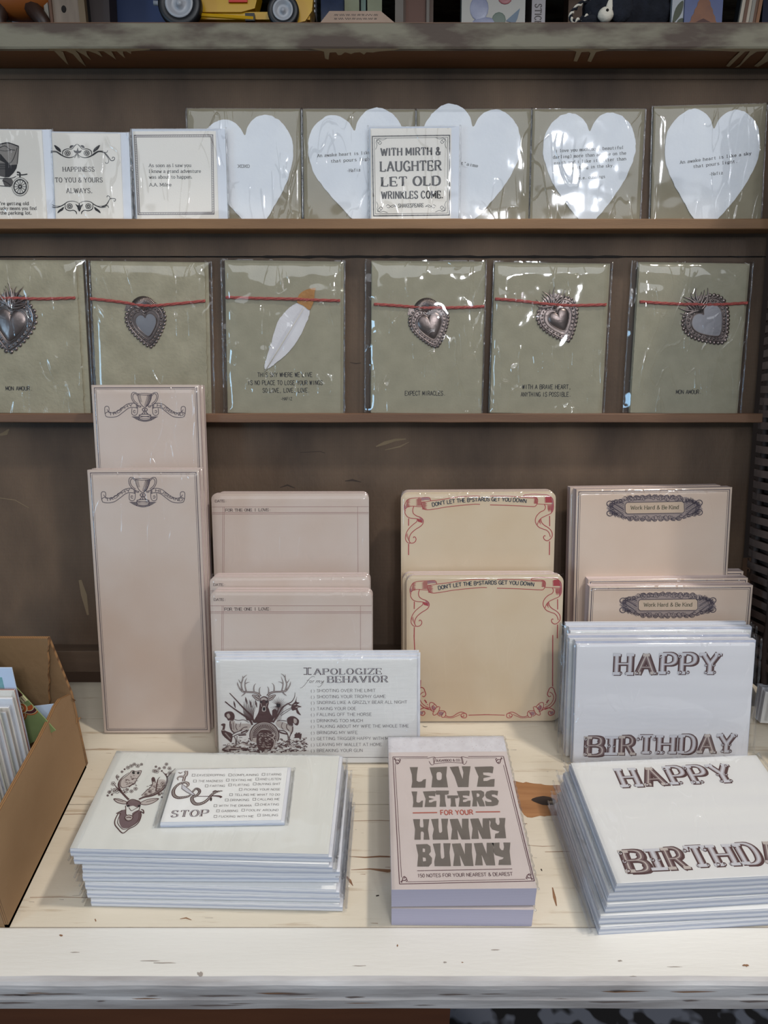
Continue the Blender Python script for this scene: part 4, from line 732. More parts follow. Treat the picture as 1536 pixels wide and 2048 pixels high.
def art_milne(b, F, w, h):
    for ins, wd in ((.0052, .0006), (.0062, .0004), (.0073, .0005)): pass
    P = [(268.5, 270.5), (425.8, 269.5), (428.3, 428.3), (276, 429.3)]; line(b, F, P, 1.2, INKS, 1, False, True)
    Q = [(272.5, 274.3), (422, 273.6), (424.3, 424.6), (279.6, 425.5)]; line(b, F, Q, .9, INKS, 1, False, True)
    for i in range(4):
        A, B_, C_, D_ = P[i], P[(i+1) % 4], Q[i], Q[(i+1) % 4]; n = 44
        for k in range(n):
            t0 = k/n; t1 = (k+.55)/n; u = lambda A, B_, t: (A[0]+(B_[0]-A[0])*t, A[1]+(B_[1]-A[1])*t); line(b, F, [u(A, B_, t0), u(C_, D_, t1)], .8, INKS, 1)
    for s, x0, x1, y in (('As soon as I saw you', 298, 382, 334), ('I knew a grand adventure', 298.5, 401.5, 345.7), ('was about to happen.', 298.5, 384, 357.2), ('A.A. Milne', 299, 342.6, 372.8)): text(b, F, s, (x0, y), (x1, y-.3), 6.4, 'type', INKB, 1)
greeting((265.5, 262.5), (431, 262), 'cream greeting card with typed A.A. Milne quotation inside a grey rope border', art_milne, .0082, .0022, 13, el=.0012)
def art_mirth(b, F, w, h):
    P = [(744.6, 272.8), (899.4, 270.6), (898.8, 430), (747.2, 431.8)]; line(b, F, P, 1.9, INKB, 1, False, True); line(b, F, [(748.6, 276.6), (895.4, 274.6), (894.8, 426.2), (751, 427.8)], .8, INKB, 1, False, True)
    for i in range(4):
        A, B_ = P[i], P[(i+1) % 4]
        for k in range(1, 12):
            t = k/12; x, y = A[0]+(B_[0]-A[0])*t, A[1]+(B_[1]-A[1])*t; e = 2.6; fill(b, F, [(x-4, y-.3), (x, y-e*.5), (x+4, y-.3), (x, y+e*.5)] if i % 2 == 0 else [(x-.3, y-4), (x-e*.5, y), (x-.3, y+4), (x+e*.5, y)], INKB, 2, False)
    for cx, cy, sx_, sy_ in ((751, 277, 1, 1), (893, 275, -1, 1), (892.6, 424, -1, -1), (753, 425.6, 1, -1)):
        for p in [[(0, 22), (3, 14), (1, 7), (5, 3), (9, 5), (7, 8)], [(22, 0), (14, 3), (7, 1), (3, 5), (5, 9), (8, 7)], [(2, 2), (8, 4), (12, 9), (9, 12)], [(2, 2), (4, 8), (9, 12), (12, 9)]]: line(b, F, [(cx+a*sx_, cy+c*sy_) for a, c in p], .8, INKB, 1, True)
    for s, x0, y0, x1, y1, hp, st in (('WITH MIRTH &', 762.3, 311.7, 880.8, 309.7, 15, 'slabb'), ('LAUGHTER', 761.3, 342.8, 881.5, 340.8, 19.5, 'slab'), ('LET OLD', 764, 372.6, 879.8, 370.3, 18, 'slab'), ('WRINKLES COME.', 763.4, 397.7, 885.2, 396.3, 14.5, 'slabb'), ('SHAKESPEARE', 796.9, 415.3, 846.6, 414.2, 7.5, 'slab')): text(b, F, s, (x0, y0), (x1, y1), hp, st, INKB, 1)
    for s_ in (1, -1):
        c0 = 821.8; line(b, F, [(c0+s_*a, 411.6+q) for a, q in ((50, 1), (46, -2), (42, 0), (38, 3), (33, 1), (29, 2))], .8, INKB, 1, True); line(b, F, [(c0+s_*a, 411.6+q) for a, q in ((48, 3), (44, 4), (39, 0), (34, -1.6), (29, 1.6))], .8, INKB, 1, True)
greeting((741, 257), (902.5, 256), 'white greeting card reading WITH MIRTH AND LAUGHTER in front of two heart cards', art_mirth, .0072, .0018, 14, el=.0012)
# ============================================================ lower row: milagro cards
def twine(t, F, pts, seed, name='red_twine'):
    L = [F.loc(p) for p in pts]; q = smoothp(L, False, 14); b = MB(); n = len(q)
    for k in range(3):
        p = [(x, y+.0007*math.sin(i*.55+k*2.09), .0009+.0006*math.cos(i*.55+k*2.09)+(.0012*math.exp(-((i/n-.5)/.08)**2))) for i, (x, y) in enumerate(q)]; b.tube(p, .00075, TWINE, 6)
    return b.build(name, t, smooth=True)
def milagro(t, F, notch, tip, kind, flat, seed, inner=.56, beads=30, m=METAL, ws=1.0):
    n_, p_ = F.loc(notch), F.loc(tip); dx, dy = p_[0]-n_[0], p_[1]-n_[1]; L = math.hypot(dx, dy); ax = (-dx/L, -dy/L); rx = (ax[1], -ax[0])
    def H(s, off=0):                              # heart outline scaled about its middle
        q = smoothp([(a*.95*ws, c) for a, c in HEART], True, 4); return [((a)*s, (c+.36)*s-.36) for a, c in q]
    def P(a, c, z=0): return (n_[0]+(rx[0]*a+ax[0]*c)*L, n_[1]+(rx[1]*a+ax[1]*c)*L, z)
    root = MB(); out = H(.99); root.prism([P(*q)[:2] for q in out], .0001, .0006, m, m)
    o = root.build('milagro_charm', t)
    b = MB(); ln = [0]; 
    for i in range(len(out)): a, c = out[i], out[(i+1) % len(out)]; ln.append(ln[-1]+math.hypot(a[0]-c[0], a[1]-c[1]))
    def along(poly, k):
        ls = [0]
        for i in range(len(poly)): a, c = poly[i], poly[(i+1) % len(poly)]; ls.append(ls[-1]+math.hypot(a[0]-c[0], a[1]-c[1]))
        r = []
        for j in range(k):
            d = ls[-1]*j/k; i = max(q for q in range(len(poly)) if ls[q] <= d); a, c = poly[i], poly[(i+1) % len(poly)]; u = (d-ls[i])/max(1e-9, ls[i+1]-ls[i]); r.append((a[0]+(c[0]-a[0])*u, a[1]+(c[1]-a[1])*u))
        return r
    for a, c in along(H(1.0), int(beads*1.15)): b.ball(P(a, c, .0005), (L*.050, L*.050, .0006), m, 8)
    b.tube([P(a, c, .0008) for a, c in H(.90)], L*.018, m, 6, True)
    for j, (a, c) in enumerate(along(H(.79), beads)): b.ball(P(a, c, .0007), (L*(.036 if j % 2 else .026),)*2+(.0007,), m, 8)
    b.tube([P(a, c, .0008) for a, c in H(.69)], L*.014, m, 6, True); b.build('beaded_rim', o, smooth=True)
    b = MB(); M2 = SILV if flat else m; q = H(inner*1.02)
    if flat:
        b.prism([P(*k)[:2] for k in q], .0006, .0013, M2, m); b.tube([P(a, c, .0012) for a, c in q], L*.014, m, 6, True)
    else:
        rings = []; 
        for s, zz in ((1, .0007), (.9, .0015), (.7, .0021), (.42, .0025), (.1, .0027)): rings.append([P(a, c, zz) for a, c in H(inner*s)])
        n = len(rings[0]); vs = [v for r in rings for v in r]; fs = [(i*n+j, i*n+(j+1) % n, (i+1)*n+(j+1) % n, (i+1)*n+j) for i in range(4) for j in range(n)]; fs.append(tuple(range(4*n, 5*n))); fs = [f[::-1] if False else f for f in fs]
        b.add(vs, [f[::-1] for f in fs], M2); b.tube([P(a, c, .0009) for a, c in H(inner*1.06)], L*.012, m, 6, True)
    b.build('inner_heart', o, smooth=not flat)
    b = MB()
    if kind == 'fan':
        R = .40
        for i in range(19):
            a = math.radians(-62+124*i/18+6); d = (math.sin(a), math.cos(a)); b.tube([P(0, .04, .0008), P(d[0]*R*.6, .04+d[1]*R*.6, .0013), P(d[0]*R, .04+d[1]*R, .0007)], [L*.012, L*.022, L*.028], m, 6)
        b.prism([P(0, .0)[:2]]+[P(math.sin(math.radians(-64+128*i/16+6))*R, .04+math.cos(math.radians(-64+128*i/16+6))*R)[:2] for i in range(17)], .0001, .0006, m, m)
        for s_ in (-1,): b.prism([P(s_*.12, .12)[:2], P(s_*.46, .30)[:2], P(s_*.56, .12)[:2], P(s_*.30, .0)[:2]], .0001, .0007, m, m)
    else:
        R = .58; b.prism([P(0, -.02)[:2]]+[P(math.sin(math.radians(-66+132*i/12))*R*.66, .0+math.cos(math.radians(-66+132*i/12))*R*.66)[:2] for i in range(13)], .0001, .0006, m, m)
        for i in range(13):
            a = math.radians(-66+132*i/12); d = (math.sin(a), math.cos(a)); l = R*(.80+.2*((i*7) % 3)/2); pp = []; 
            for k in range(8):
                u = k/7; s_ = .05*math.sin(u*5+i)*(1 if i % 2 else .6); pp.append(P(d[0]*l*u+d[1]*s_, d[1]*l*u-d[0]*s_, .0008+.0005*math.sin(u*3)))
            b.tube(pp, [L*.034*(1-.88*(k/7)**2) for k in range(8)], m, 6)
    b.build('flame_crown' if kind != 'fan' else 'fan_crown', o, smooth=True)
    return o
def rag_card(TL, TR, label, deco, seed, mat=KRAFT, deckle=0, ml=.002, mr=.003, mt=.0015, env=(.003, .002), group='string tied cards on the lower ledge'):
    F, w, h = wall_frame(.0065, TL, TR, V2+.0004); t = thing('string_tied_card', label, 'greeting card', F.M(), group); b = MB()
    n = 60; R_ = [(w+deckle*(.5*noise.noise(Vector((seed, i*.5, 1)))+.4*noise.noise(Vector((seed, i*1.9, 4)))), -h*i/n) for i in range(n+1)]; Lf = [(deckle*.6*(noise.noise(Vector((seed+5, i*.7, 2)))), -h*i/n) for i in range(n, -1, -1)]
    b.prism(R_+Lf, -.0016, 0, mat, mat); lay = deco(b, F, w, h); b.build('card', t)
    b = MB(); b.box(-.0006, w+env[0], -h, env[1], -.0034, -.0018, mat if deckle else KRAFT); b.build('envelope', t)
    if callable(lay): lay(t, F)
    sleeve(t, w, h, .0034, ml, env[0]+mr, env[1]+mt, gap=.0036, amp=.0007, seed=seed, fr=12, mat=FILMX if seed >= 23 else FILM); return t
def d1(b, F, w, h):
    text(b, F, 'MON AMOUR.', (12, 780.8), (65.3, 780.8), 8, 'sans', INKB, 1, mono=True)
    return lambda t, F: (milagro(t, F, (24, 617.6), (17.6, 705), 'flame', False, 1, .60, 26, ws=1.0), twine(t, F, [(-88, 598), (-20, 597), (30, 597), (90, 598), (151, 596)], 1))
rag_card((-88, 521), (151, 522), 'handmade MON AMOUR card with dark flaming heart charm, at the left edge of photo', d1, 21, HAND, .0016, env=(.0055, .001))
def d2(b, F, w, h): return lambda t, F: (milagro(t, F, (289, 624), (302, 694), 'fan', True, 2, .52, 30), twine(t, F, [(181, 597.5), (240, 604), (292, 612), (340, 609), (411, 602)], 2))
rag_card((181, 523), (409, 526), 'handmade card with fan topped heart charm, directly behind the upper trophy notepad', d2, 22, HAND, .0018, env=(.003, .001))
def d3(b, F, w, h):
    for s, x0, y0, x1, y1, hp in (('THIS SKY WHERE WE LIVE', 515.5, 754, 624.2, 753.6, 8.6), ('IS NO PLACE TO LOSE YOUR WINGS', 495.8, 769.7, 645, 769.7, 8.6), ('SO LOVE, LOVE, LOVE.', 525.7, 785.2, 619.8, 784.6, 8.6), ('-HAFIZ', 561.5, 800.6, 584, 800.6, 6.2)): text(b, F, s, (x0, y0), (x1, y1), hp, 'sans', INKB, 1, mono=True)
    def lay(t, F):
        z = Z(420, 490, .3646); FE = pm('white_feather', (214, 212, 216), (228, 227, 230), 60, .8, .4, 700); GO = pm('gold_leaf', (150, 104, 52), (176, 128, 72), 80, .45, .3, 400, metal=.35)
        o_ = [F.loc(p) for p in z((302, 678), (300, 655), (316, 600), (335, 545), (352, 480), (378, 410), (420, 360), (455, 330), (482, 320), (515, 335), (545, 357), (542, 395), (522, 440), (495, 500), (455, 560), (415, 605), (370, 640), (345, 662), (318, 678))]
        q = smoothp(o_, True, 5); f = MB(); c0 = F.loc(z((310, 680))[0]); c1 = F.loc(z((520, 340))[0])
        def hgt(p): dx, dy = c1[0]-c0[0], c1[1]-c0[1]; L = math.hypot(dx, dy); d = abs((p[0]-c0[0])*dy-(p[1]-c0[1])*dx)/L; return .0016-d*.12
        q = [(x+.0005*noise.noise(Vector((x*900, y*900, 0))), y+.0005*noise.noise(Vector((x*900, y*900, 9)))) for x, y in q]
        tr = tessellate_polygon([[Vector((a, c, 0)) for a, c in q]]); f.prism(q, .0003, .0008, FE, FE)
        for i in range(46):                     # barb lines
            u = .06+.9*i/46; bx_, by_ = c0[0]+(c1[0]-c0[0])*u, c0[1]+(c1[1]-c0[1])*u
            for s_ in (1, -1):
                l = (.0085 if s_ > 0 else .0065)*math.sin(math.pi*min(1, u*.85+.12))**.7; a = math.atan2(c1[1]-c0[1], c1[0]-c0[0])+s_*.42; f.rib([(bx_, by_), (bx_+l*math.cos(a), by_+l*math.sin(a))], .00012, .00085, pm('feather_shade', (186, 184, 190), rough=.8))
        fo = f.build('feather', t)
        b2 = MB(); b2.tube([(c0[0]+(c1[0]-c0[0])*u, c0[1]+(c1[1]-c0[1])*u, .0011) for u in (-.04, .3, .7, 1)], [.0005, .00045, .0003, .0002], pm('quill_ivory', (226, 220, 206), rough=.5), 6); b2.build('quill', fo, smooth=True)
        g_ = [F.loc(p) for p in z((480, 296), (492, 270), (520, 250), (548, 241), (578, 237), (574, 265), (572, 300), (562, 330), (545, 357), (515, 335), (481, 318))]; b3 = MB(); b3.prism(smoothp(g_, True, 4), .0006, .0012, GO, GO); b3.build('gold_tip', fo)
        twine(t, F, [(452, 595), (520, 597), (590, 598.5), (620, 600), (680, 601.5)], 3)
    return lay
rag_card((450, 525), (682, 528), 'kraft card with a white gold dipped feather and the SKY WHERE WE LIVE verse', d3, 23, KRAFT, .0006, ml=.004, mr=.001, env=(.0025, .0025))
def d4(b, F, w, h):
    text(b, F, 'EXPECT MIRACLES.', (810, 790.8), (891, 790.8), 8.6, 'sans', INKB, 1, mono=True); return lambda t, F: (milagro(t, F, (854, 627), (873, 694), 'fan', False, 4, .62, 34), twine(t, F, [(748, 608.5), (800, 612), (848, 616), (880, 616), (930, 615), (968, 613)], 4))
rag_card((744, 525), (970, 527), 'kraft card reading EXPECT MIRACLES with a domed heart charm on red twine', d4, 24, KRAFT, .0006, ml=.006, mr=.0005, env=(.001, .002))
def d5(b, F, w, h):
    for s, x0, x1, y in (('WITH A BRAVE HEART,', 1044.7, 1141.9, 778), ('ANYTHING IS POSSIBLE.', 1042, 1141.9, 793)): text(b, F, s, (x0, y), (x1, y), 8.6, 'sans', INKB, 1, mono=True)
    return lambda t, F: (milagro(t, F, (1109, 616), (1137, 682), 'flame', False, 5, .5, 30, m=METAL), twine(t, F, [(990, 598), (1040, 602), (1100, 609), (1150, 611), (1212, 609.5)], 5))
rag_card((990, 528), (1216, 531), 'kraft card reading WITH A BRAVE HEART in a heavily creased shiny sleeve', d5, 25, KRAFT, .0006, ml=.001, mr=.002, env=(.0025, .002))
def d6(b, F, w, h):
    text(b, F, 'MON AMOUR.', (1352, 787.8), (1403, 787.8), 8, 'sans', INKB, 1, mono=True); return lambda t, F: (milagro(t, F, (1401, 622), (1448, 684), 'flame', True, 6, .66, 34, ws=1.05), twine(t, F, [(1279, 603.5), (1330, 607), (1385, 609), (1440, 609), (1494, 606)], 6))
rag_card((1279, 528), (1496, 531), 'rightmost kraft card reading MON AMOUR with a large tilted silver heart charm', d6, 26, KRAFT, .0008, ml=.0065, mr=.003, env=(.0025, .002))
# ============================================================ notepads leaning against the rack
def pad(name, label, F, w, h, t_, r, mf, me, art, group, seed=0, wrap=True, cat='notepad'):
    t = thing(name, label, cat, F.M(), group); b = MB(); b.prism(rrect(w, h, r), -t_, 0, mf, me)
    if isinstance(art, MB): b.merge(art)
    elif art: art(b, F, w, h)
    b.build('paper_block', t)
    if wrap: sleeve(t, w, h, t_, .0004, .0004, .0004, .0004, .0004, .00015, seed, FILM2, 'shrink_wrap', fr=30, back=False, seam=False)
    return t
def shift(F, x=0, y=0, z=0): return Fr(F.pt(x, y, z), F.ex, F.ey)
# -- trophy
Ff, wf, hf = lean_frame(-.0725, 17, (174.5, 940), (398, 939), .006)
Tz = Z(160, 750, .1953)
def mir(p, c=645): return [(2*c-a, q) for a, q in p]
art = MB(); K = INKS
P_ = lambda *p: Tz(*p)
cupL = [(570, 1070), (576, 1115), (595, 1160), (618, 1190), (642, 1207)]; c = 642
line(art, Ff, P_(*cupL), 1.3, K, 1, True); line(art, Ff, P_(*mir(cupL, c)), 1.6, K, 1, True)
line(art, Ff, P_(*[(642+74*math.cos(a), 1067+9*math.sin(a)) for a in [math.tau*i/16 for i in range(16)]]), 1, K, 1, True, True)
for k in range(7):
    x = 706-k*6; line(art, Ff, P_((x, 1075), (x-4-k, 1120), (x-16-k*1.5, 1165), (x-34+k, 1190)), .9 if k < 4 else .5, K, 1, True)
for k in range(3): x = 580+k*8; line(art, Ff, P_((x, 1075), (x+8, 1120), (x+18, 1150)), .5, K, 1, True)
for p in ([(574, 1078), (560, 1060), (538, 1050), (515, 1050), (502, 1070), (502, 1105), (518, 1142), (550, 1172), (585, 1188), (602, 1192), (598, 1202), (580, 1200), (574, 1190)], [(565, 1085), (545, 1062), (524, 1068), (516, 1100), (535, 1140), (570, 1168)]):
    line(art, Ff, P_(*p), 1.2, K, 1, True); line(art, Ff, P_(*mir(p, c)), 1.2, K, 1, True)
for x in (630, 656): line(art, Ff, P_(*[(x+13*math.cos(a), 1229+14*math.sin(a)) for a in [math.tau*i/10 for i in range(10)]]), 1.5, K, 1, True, True)
line(art, Ff, P_((630, 1244), (628, 1258), (605, 1280)), 1.4, K, 1, True); line(art, Ff, P_((656, 1244), (660, 1258), (682, 1280)), 1.8, K, 1, True); line(art, Ff, P_((643, 1244), (643, 1276)), 1.5, K, 1)
line(art, Ff, P_(*[(645+62*math.cos(a), 1287+12*math.sin(a)) for a in [math.tau*i/14 for i in range(14)]]), 1.4, K, 1, True, True); line(art, Ff, P_((583, 1290), (588, 1322), (610, 1334), (645, 1338), (680, 1334), (702, 1322), (707, 1290)), 1.6, K, 1, True)
line(art, Ff, P_(*[(645+50*math.cos(a), 1310+10*math.sin(a)) for a in [math.tau*i/14 for i in range(14)]]), .8, K, 1, True, True)
for k in range(7):
    y = 1301+k*5; l = 90-k*8; line(art, Ff, P_((585-l+10, y), (588, y)), .7, K, 1); line(art, Ff, P_((702, y), (702+l-10, y)), .7, K, 1)
line(art, Ff, P_((570, 1334), (645, 1350), (720, 1334)), 1.6, K, 1, True)
bl = [[(262, 1252), (300, 1262), (345, 1250), (400, 1212), (455, 1172), (510, 1160), (548, 1168), (566, 1182)], [(232, 1300), (262, 1308), (310, 1308), (360, 1294), (415, 1255), (470, 1214), (515, 1205), (562, 1210)], [(232, 1300), (222, 1270), (218, 1215), (228, 1197), (248, 1195), (263, 1208), (262, 1245), (250, 1240), (242, 1225)], [(566, 1182), (566, 1250), (555, 1280), (530, 1288), (508, 1276), (504, 1250), (508, 1212)], [(545, 1245), (530, 1236), (522, 1250), (532, 1262), (546, 1258)], [(222, 1272), (240, 1256), (262, 1252)]]
for p in bl: line(art, Ff, P_(*p), 1.2, K, 1, True); line(art, Ff, P_(*mir(p, 646)), 1.2, K, 1, True)
for k in range(6):
    y = 1183+k*6; line(art, Ff, P_((566, y), (548+k, y)), .7, K, 1); line(art, Ff, P_(*mir([(566, y), (548+k, y)], 646)), .7, K, 1)
text(art, Ff, 'TROPHY', None, None, 5.4, 'sans', K, 1, path=P_((264, 1290), (320, 1284), (375, 1258), (430, 1222), (475, 1202), (516, 1195)), wmul=1.15)
text(art, Ff, 'HUSBAND', None, None, 5.4, 'sans', K, 1, path=P_((772, 1196), (825, 1206), (880, 1240), (940, 1272), (1000, 1290), (1052, 1288)), wmul=1.15)
def trophy_art(h_):
    b = MB(); b.merge(art); rect(b, wf, h_, .0026, .0006, K); rect(b, wf, h_, .0040, .00028, K); return b
pad('list_notepad', 'front tall pink TROPHY HUSBAND list notepad standing on the table', Ff, wf, hf, .006, 0, AGED, PGP, trophy_art(hf), 'tall trophy list notepads', 31)
pad('list_notepad', 'tall list notepad directly behind the front TROPHY HUSBAND pad', shift(Ff, .0015, .0005, -.0068), wf, hf-.0005, .006, 0, AGED, PGP, trophy_art(hf), 'tall trophy list notepads', 32)
def wallpad(z, TL, TR, vb): return wall_frame(z, TL, TR, vb)
Fb, wb, hb = wallpad(.0345, (182.5, 770), (402, 769.5), .0)
hb = hf+.003
vb_ = wpix(290, 770, .0345)[1]-hb
pad('list_notepad', 'tall pink TROPHY HUSBAND list notepad raised behind, its top over the lower ledge', Fb, wf, hb, .006, 0, AGED, PGP, trophy_art(hb), 'tall trophy list notepads', 33)
pad('list_notepad', 'rearmost tall list notepad, only its right edge showing behind the raised TROPHY HUSBAND pad', shift(Fb, .002, -.0004, -.0066), wf, hb, .006, 0, AGED, PGP, None, 'tall trophy list notepads', 34)
# -- date pads
DZ = Z(400, 960, .2474); Fd, wd_, hd_ = lean_frame(-.094, 17, (419.8, 1183.4), (744, 1184), .006)
art = MB()
z3 = lambda *p: DZ(*p)
text(art, Fd, 'DATE:', z3((114, 976))[0], z3((212, 976))[0], 4.6, 'type', INKN, 1, mono=True); text(art, Fd, 'FOR THE ONE I LOVE:', z3((198, 1055))[0], z3((578, 1053))[0], 5.4, 'type', INKN, 1, mono=True)
RL = pm('ruled_rose_line', (168, 128, 124), rough=.7)
for p, wdt in (([(82, 1017), (1388, 1017)], .7), ([(82, 1066), (1388, 1066)], .9), ([(82, 1078), (1388, 1078)], .6), ([(178, 1017), (172, 1900)], .7), ([(190, 1017), (184, 1900)], .6), ([(1297, 1017), (1299, 1900)], .7)): line(art, Fd, z3(*p), wdt, RL, 1)
dw = []
for nm, TL, TR, Yb, lab, hh in [('a', (419.8, 1183.4), (744, 1184), -.094, 'front pink FOR THE ONE I LOVE notepad behind the apology cards', None), ('b', (419, 1154), (739.5, 1152.5), -.078, 'pink DATE notepad second from the front, only its top strip showing', None), ('c', (422.3, 987), (737.7, 986.7), -.034, 'back pink FOR THE ONE I LOVE notepad against the rack', None)]:
    F, w, h = lean_frame(Yb, 17, TL, TR, .006); A = MB(); A.merge(art); A.v = [(min(x*w/wd_, w-.0002), max(y, -h+.001), z) for x, y, z in A.v]
    pad('love_notepad', lab, F, w, h, .006, .0055, AGED, PGP, A, 'FOR THE ONE I LOVE notepads', 40+ord(nm))
    pad('love_notepad', 'notepad directly behind the ' + {'a': 'front FOR THE ONE I LOVE pad', 'b': 'pad whose top strip reads DATE', 'c': 'back FOR THE ONE I LOVE pad'}[nm]+', only its top edge showing', shift(F, .0006 if nm != 'c' else .004, .0005, -.0068), w-(.0045 if nm == 'c' else 0), h, .006, .0055, AGED, PGP, None, 'FOR THE ONE I LOVE notepads', 50+ord(nm))
# -- banner pads
Fq, wq, hq = lean_frame(-.0335, 17, (801.8, 984), (1112, 982.3), .007); Lz = Z(780, 980, .11719); Rz = Z(980, 980, .09766); art = MB(); R_ = INKR
for p, wdt in [([(690, 185), (690, 160), (668, 128), (620, 125), (540, 130), (430, 135), (340, 148), (290, 175), (265, 220), (245, 270), (248, 330), (262, 360)], 1.3), ([(690, 185), (620, 200), (545, 205)], 1.1), ([(545, 205), (540, 240), (555, 295), (590, 330), (650, 338), (760, 325), (1000, 285), (1400, 245), (1536, 244)], 1.3), ([(690, 185), (900, 160), (1150, 120), (1400, 103), (1536, 106)], 1.3), ([(545, 285), (470, 283), (400, 275), (330, 280), (285, 300), (262, 330)], 1.2),
               ([(262, 340), (255, 390), (290, 450), (350, 480), (440, 488), (500, 500), (545, 515)], 1.4), ([(405, 280), (388, 340), (400, 400), (450, 440), (510, 462), (550, 490), (568, 525), (560, 575), (520, 620), (440, 670), (370, 730), (335, 790), (325, 850), (345, 900), (390, 905), (430, 880), (445, 840), (430, 805), (405, 800), (400, 820)], 1.5), ([(465, 495), (455, 540), (400, 585), (330, 650), (285, 720), (265, 790), (268, 850), (300, 895), (340, 912)], 1.4), ([(318, 485), (316, 610)], 1.9), ([(318, 920), (316, 1110)], 1.9)]:
    line(art, Fq, Lz(*p), wdt, R_, 1, len(p) > 2)
for p, wdt in [([(0, 125), (250, 125), (520, 135), (700, 155), (880, 165), (900, 160)], 1.3), ([(0, 305), (300, 312), (600, 325), (850, 338), (920, 335), (955, 300), (975, 240), (970, 180), (930, 145), (850, 138), (700, 135), (698, 105), (760, 95), (900, 85), (1050, 92), (1160, 98), (1230, 130), (1285, 190), (1300, 300), (1295, 400), (1250, 475), (1150, 525), (1060, 570), (1000, 630), (970, 710)], 1.4), ([(970, 285), (1060, 290), (1160, 295), (1290, 300)], 1.2), ([(1115, 295), (1135, 350), (1110, 410), (1020, 460), (950, 540), (928, 620), (945, 690), (1000, 760), (1090, 800), (1160, 825), (1210, 880), (1235, 960)], 1.5), ([(1040, 590), (1055, 660), (1110, 720), (1190, 770), (1250, 830), (1275, 900), (1262, 970), (1200, 1030), (1150, 1035), (1105, 1000), (1098, 955), (1120, 935), (1135, 945)], 1.6), ([(1220, 530), (1222, 740)], 1.9), ([(1220, 1050), (1216, 1331)], 1.9)]:
    line(art, Fq, Rz(*p), wdt, R_, 1, len(p) > 2)
for k in range(16):
    y = 145+k*8; line(art, Fq, Lz((538, y), (478-(k*13) % 40, y)), .6, R_, 1); line(art, Fq, Lz((290-k*1.5, y+25), (350-(k*17) % 40, y+25)), .6, R_, 1); line(art, Fq, Lz((550, y+65), (600+(k*11) % 40, y+65)), .6, R_, 1); line(art, Fq, Rz((1250+k*2, y-10), (1150-(k*13) % 40, y-10)), .8, R_, 1); line(art, Fq, Rz((965, y+10), (890+(k*7) % 30, y+10)), .6, R_, 1)
for k in range(11): line(art, Fq, Rz((1180+k*11, 310), (1185+k*9, 400+(k*37) % 60)), .7, R_, 1); line(art, Fq, Lz((470+k*7, 500+k*2), (480+k*7, 540+k*2)), .8, R_, 1); line(art, Fq, Rz((990+k*5, 640+k*7), (1030, 600+k*8)), .5, R_, 1); line(art, Fq, Lz((268+k*5, 780+k*9), (300+k*3, 740+k*12)), .6, R_, 1)
for side in (Lz((255, 215), (262, 265), (275, 300), (262, 330), (246, 300)), Lz((540, 132), (600, 128), (660, 135), (680, 165), (600, 170), (545, 180)), Rz((1230, 140), (1285, 200), (1298, 300), (1295, 400), (1250, 470), (1255, 380), (1262, 260)), Lz((500, 470), (550, 495), (562, 530), (545, 565), (530, 520))): fill(art, Fq, side, INKV, 1)
for s, p in (("DON'T LET THE B*STARDS GET YOU DOWN", [(865, 1013), (900, 1007), (945, 1003), (990, 1002), (1030, 1003.5), (1052, 1006)]),): text(art, Fq, s, None, None, 7.4, 'sansb', pm('ink_slate_blue', (58, 66, 78), rough=.7), 2, path=p)
Ft, wt, ht = lean_frame(-.0575, 17, (813, 1150.5), (1127.6, 1149), .007)
art2 = MB(); art2.merge(art); Bz = Z(800, 1360, .21484)
def corner(zz, mirror=None):
    g_ = (lambda *p: zz(*[(1612-a, q) for a, q in p])) if mirror else zz
    for p, wdt in [([(1420, 0), (1422, 62)], 1.6), ([(975, 327), (780, 322)], 1.5), ([(990, 330), (1000, 312), (1030, 312), (1045, 330), (1030, 350), (1000, 350), (990, 330)], 1.5), ([(1045, 335), (1020, 340), (1020, 322)], 1.2), ([(1000, 312), (1040, 298), (1080, 312), (1120, 338), (1160, 342), (1190, 330)], 1.4), ([(1050, 320), (1090, 338), (1130, 352), (1170, 350), (1200, 345)], 1.1), ([(1190, 295), (1185, 320), (1200, 345), (1225, 342), (1215, 310), (1195, 292), (1225, 285), (1250, 290), (1262, 320), (1235, 338)], 1.4),
                   ([(1240, 250), (1255, 300), (1285, 325), (1305, 320), (1295, 280), (1265, 250), (1245, 248)], 1.4), ([(1265, 250), (1300, 215), (1330, 210), (1338, 240), (1315, 285), (1290, 295)], 1.4), ([(1290, 225), (1312, 250), (1300, 280)], 1.1), ([(1315, 285), (1360, 262), (1400, 262), (1435, 285), (1432, 315), (1400, 330), (1380, 312), (1388, 292), (1408, 296)], 1.7), ([(1330, 262), (1380, 240), (1415, 205), (1430, 160), (1415, 125), (1390, 112)], 1.4), ([(1345, 275), (1400, 250), (1440, 205), (1452, 150), (1440, 110), (1432, 85), (1415, 68), (1392, 78), (1380, 105), (1372, 135), (1388, 155), (1405, 148)], 1.7), ([(1385, 185), (1372, 200), (1365, 215)], 2.6), ([(1358, 225), (1355, 232)], 2)]:
        line(art2, Ft, g_(*p), wdt, R_, 1, len(p) > 2)
    for p in ([(1205, 305), (1240, 295), (1255, 315), (1225, 332)], [(1275, 262), (1310, 235), (1320, 262), (1298, 285)], [(1395, 300), (1425, 290), (1425, 312), (1405, 322)]): fill(art2, Ft, g_(*p), INKV, 1)
corner(Bz); corner(Bz, True)
line(art2, Ft, [(1105.5, 1270), (1105, 1372)], 1.9, R_, 1); line(art2, Ft, [(828, 1270), (833, 1380)], 1.9, R_, 1)
pad('banner_notepad', 'front tan notepad under a red ribbon banner, resting on the table', Ft, wt, ht, .007, .007, AGEDT, PGP, art2, 'red ribbon banner notepads', 61)
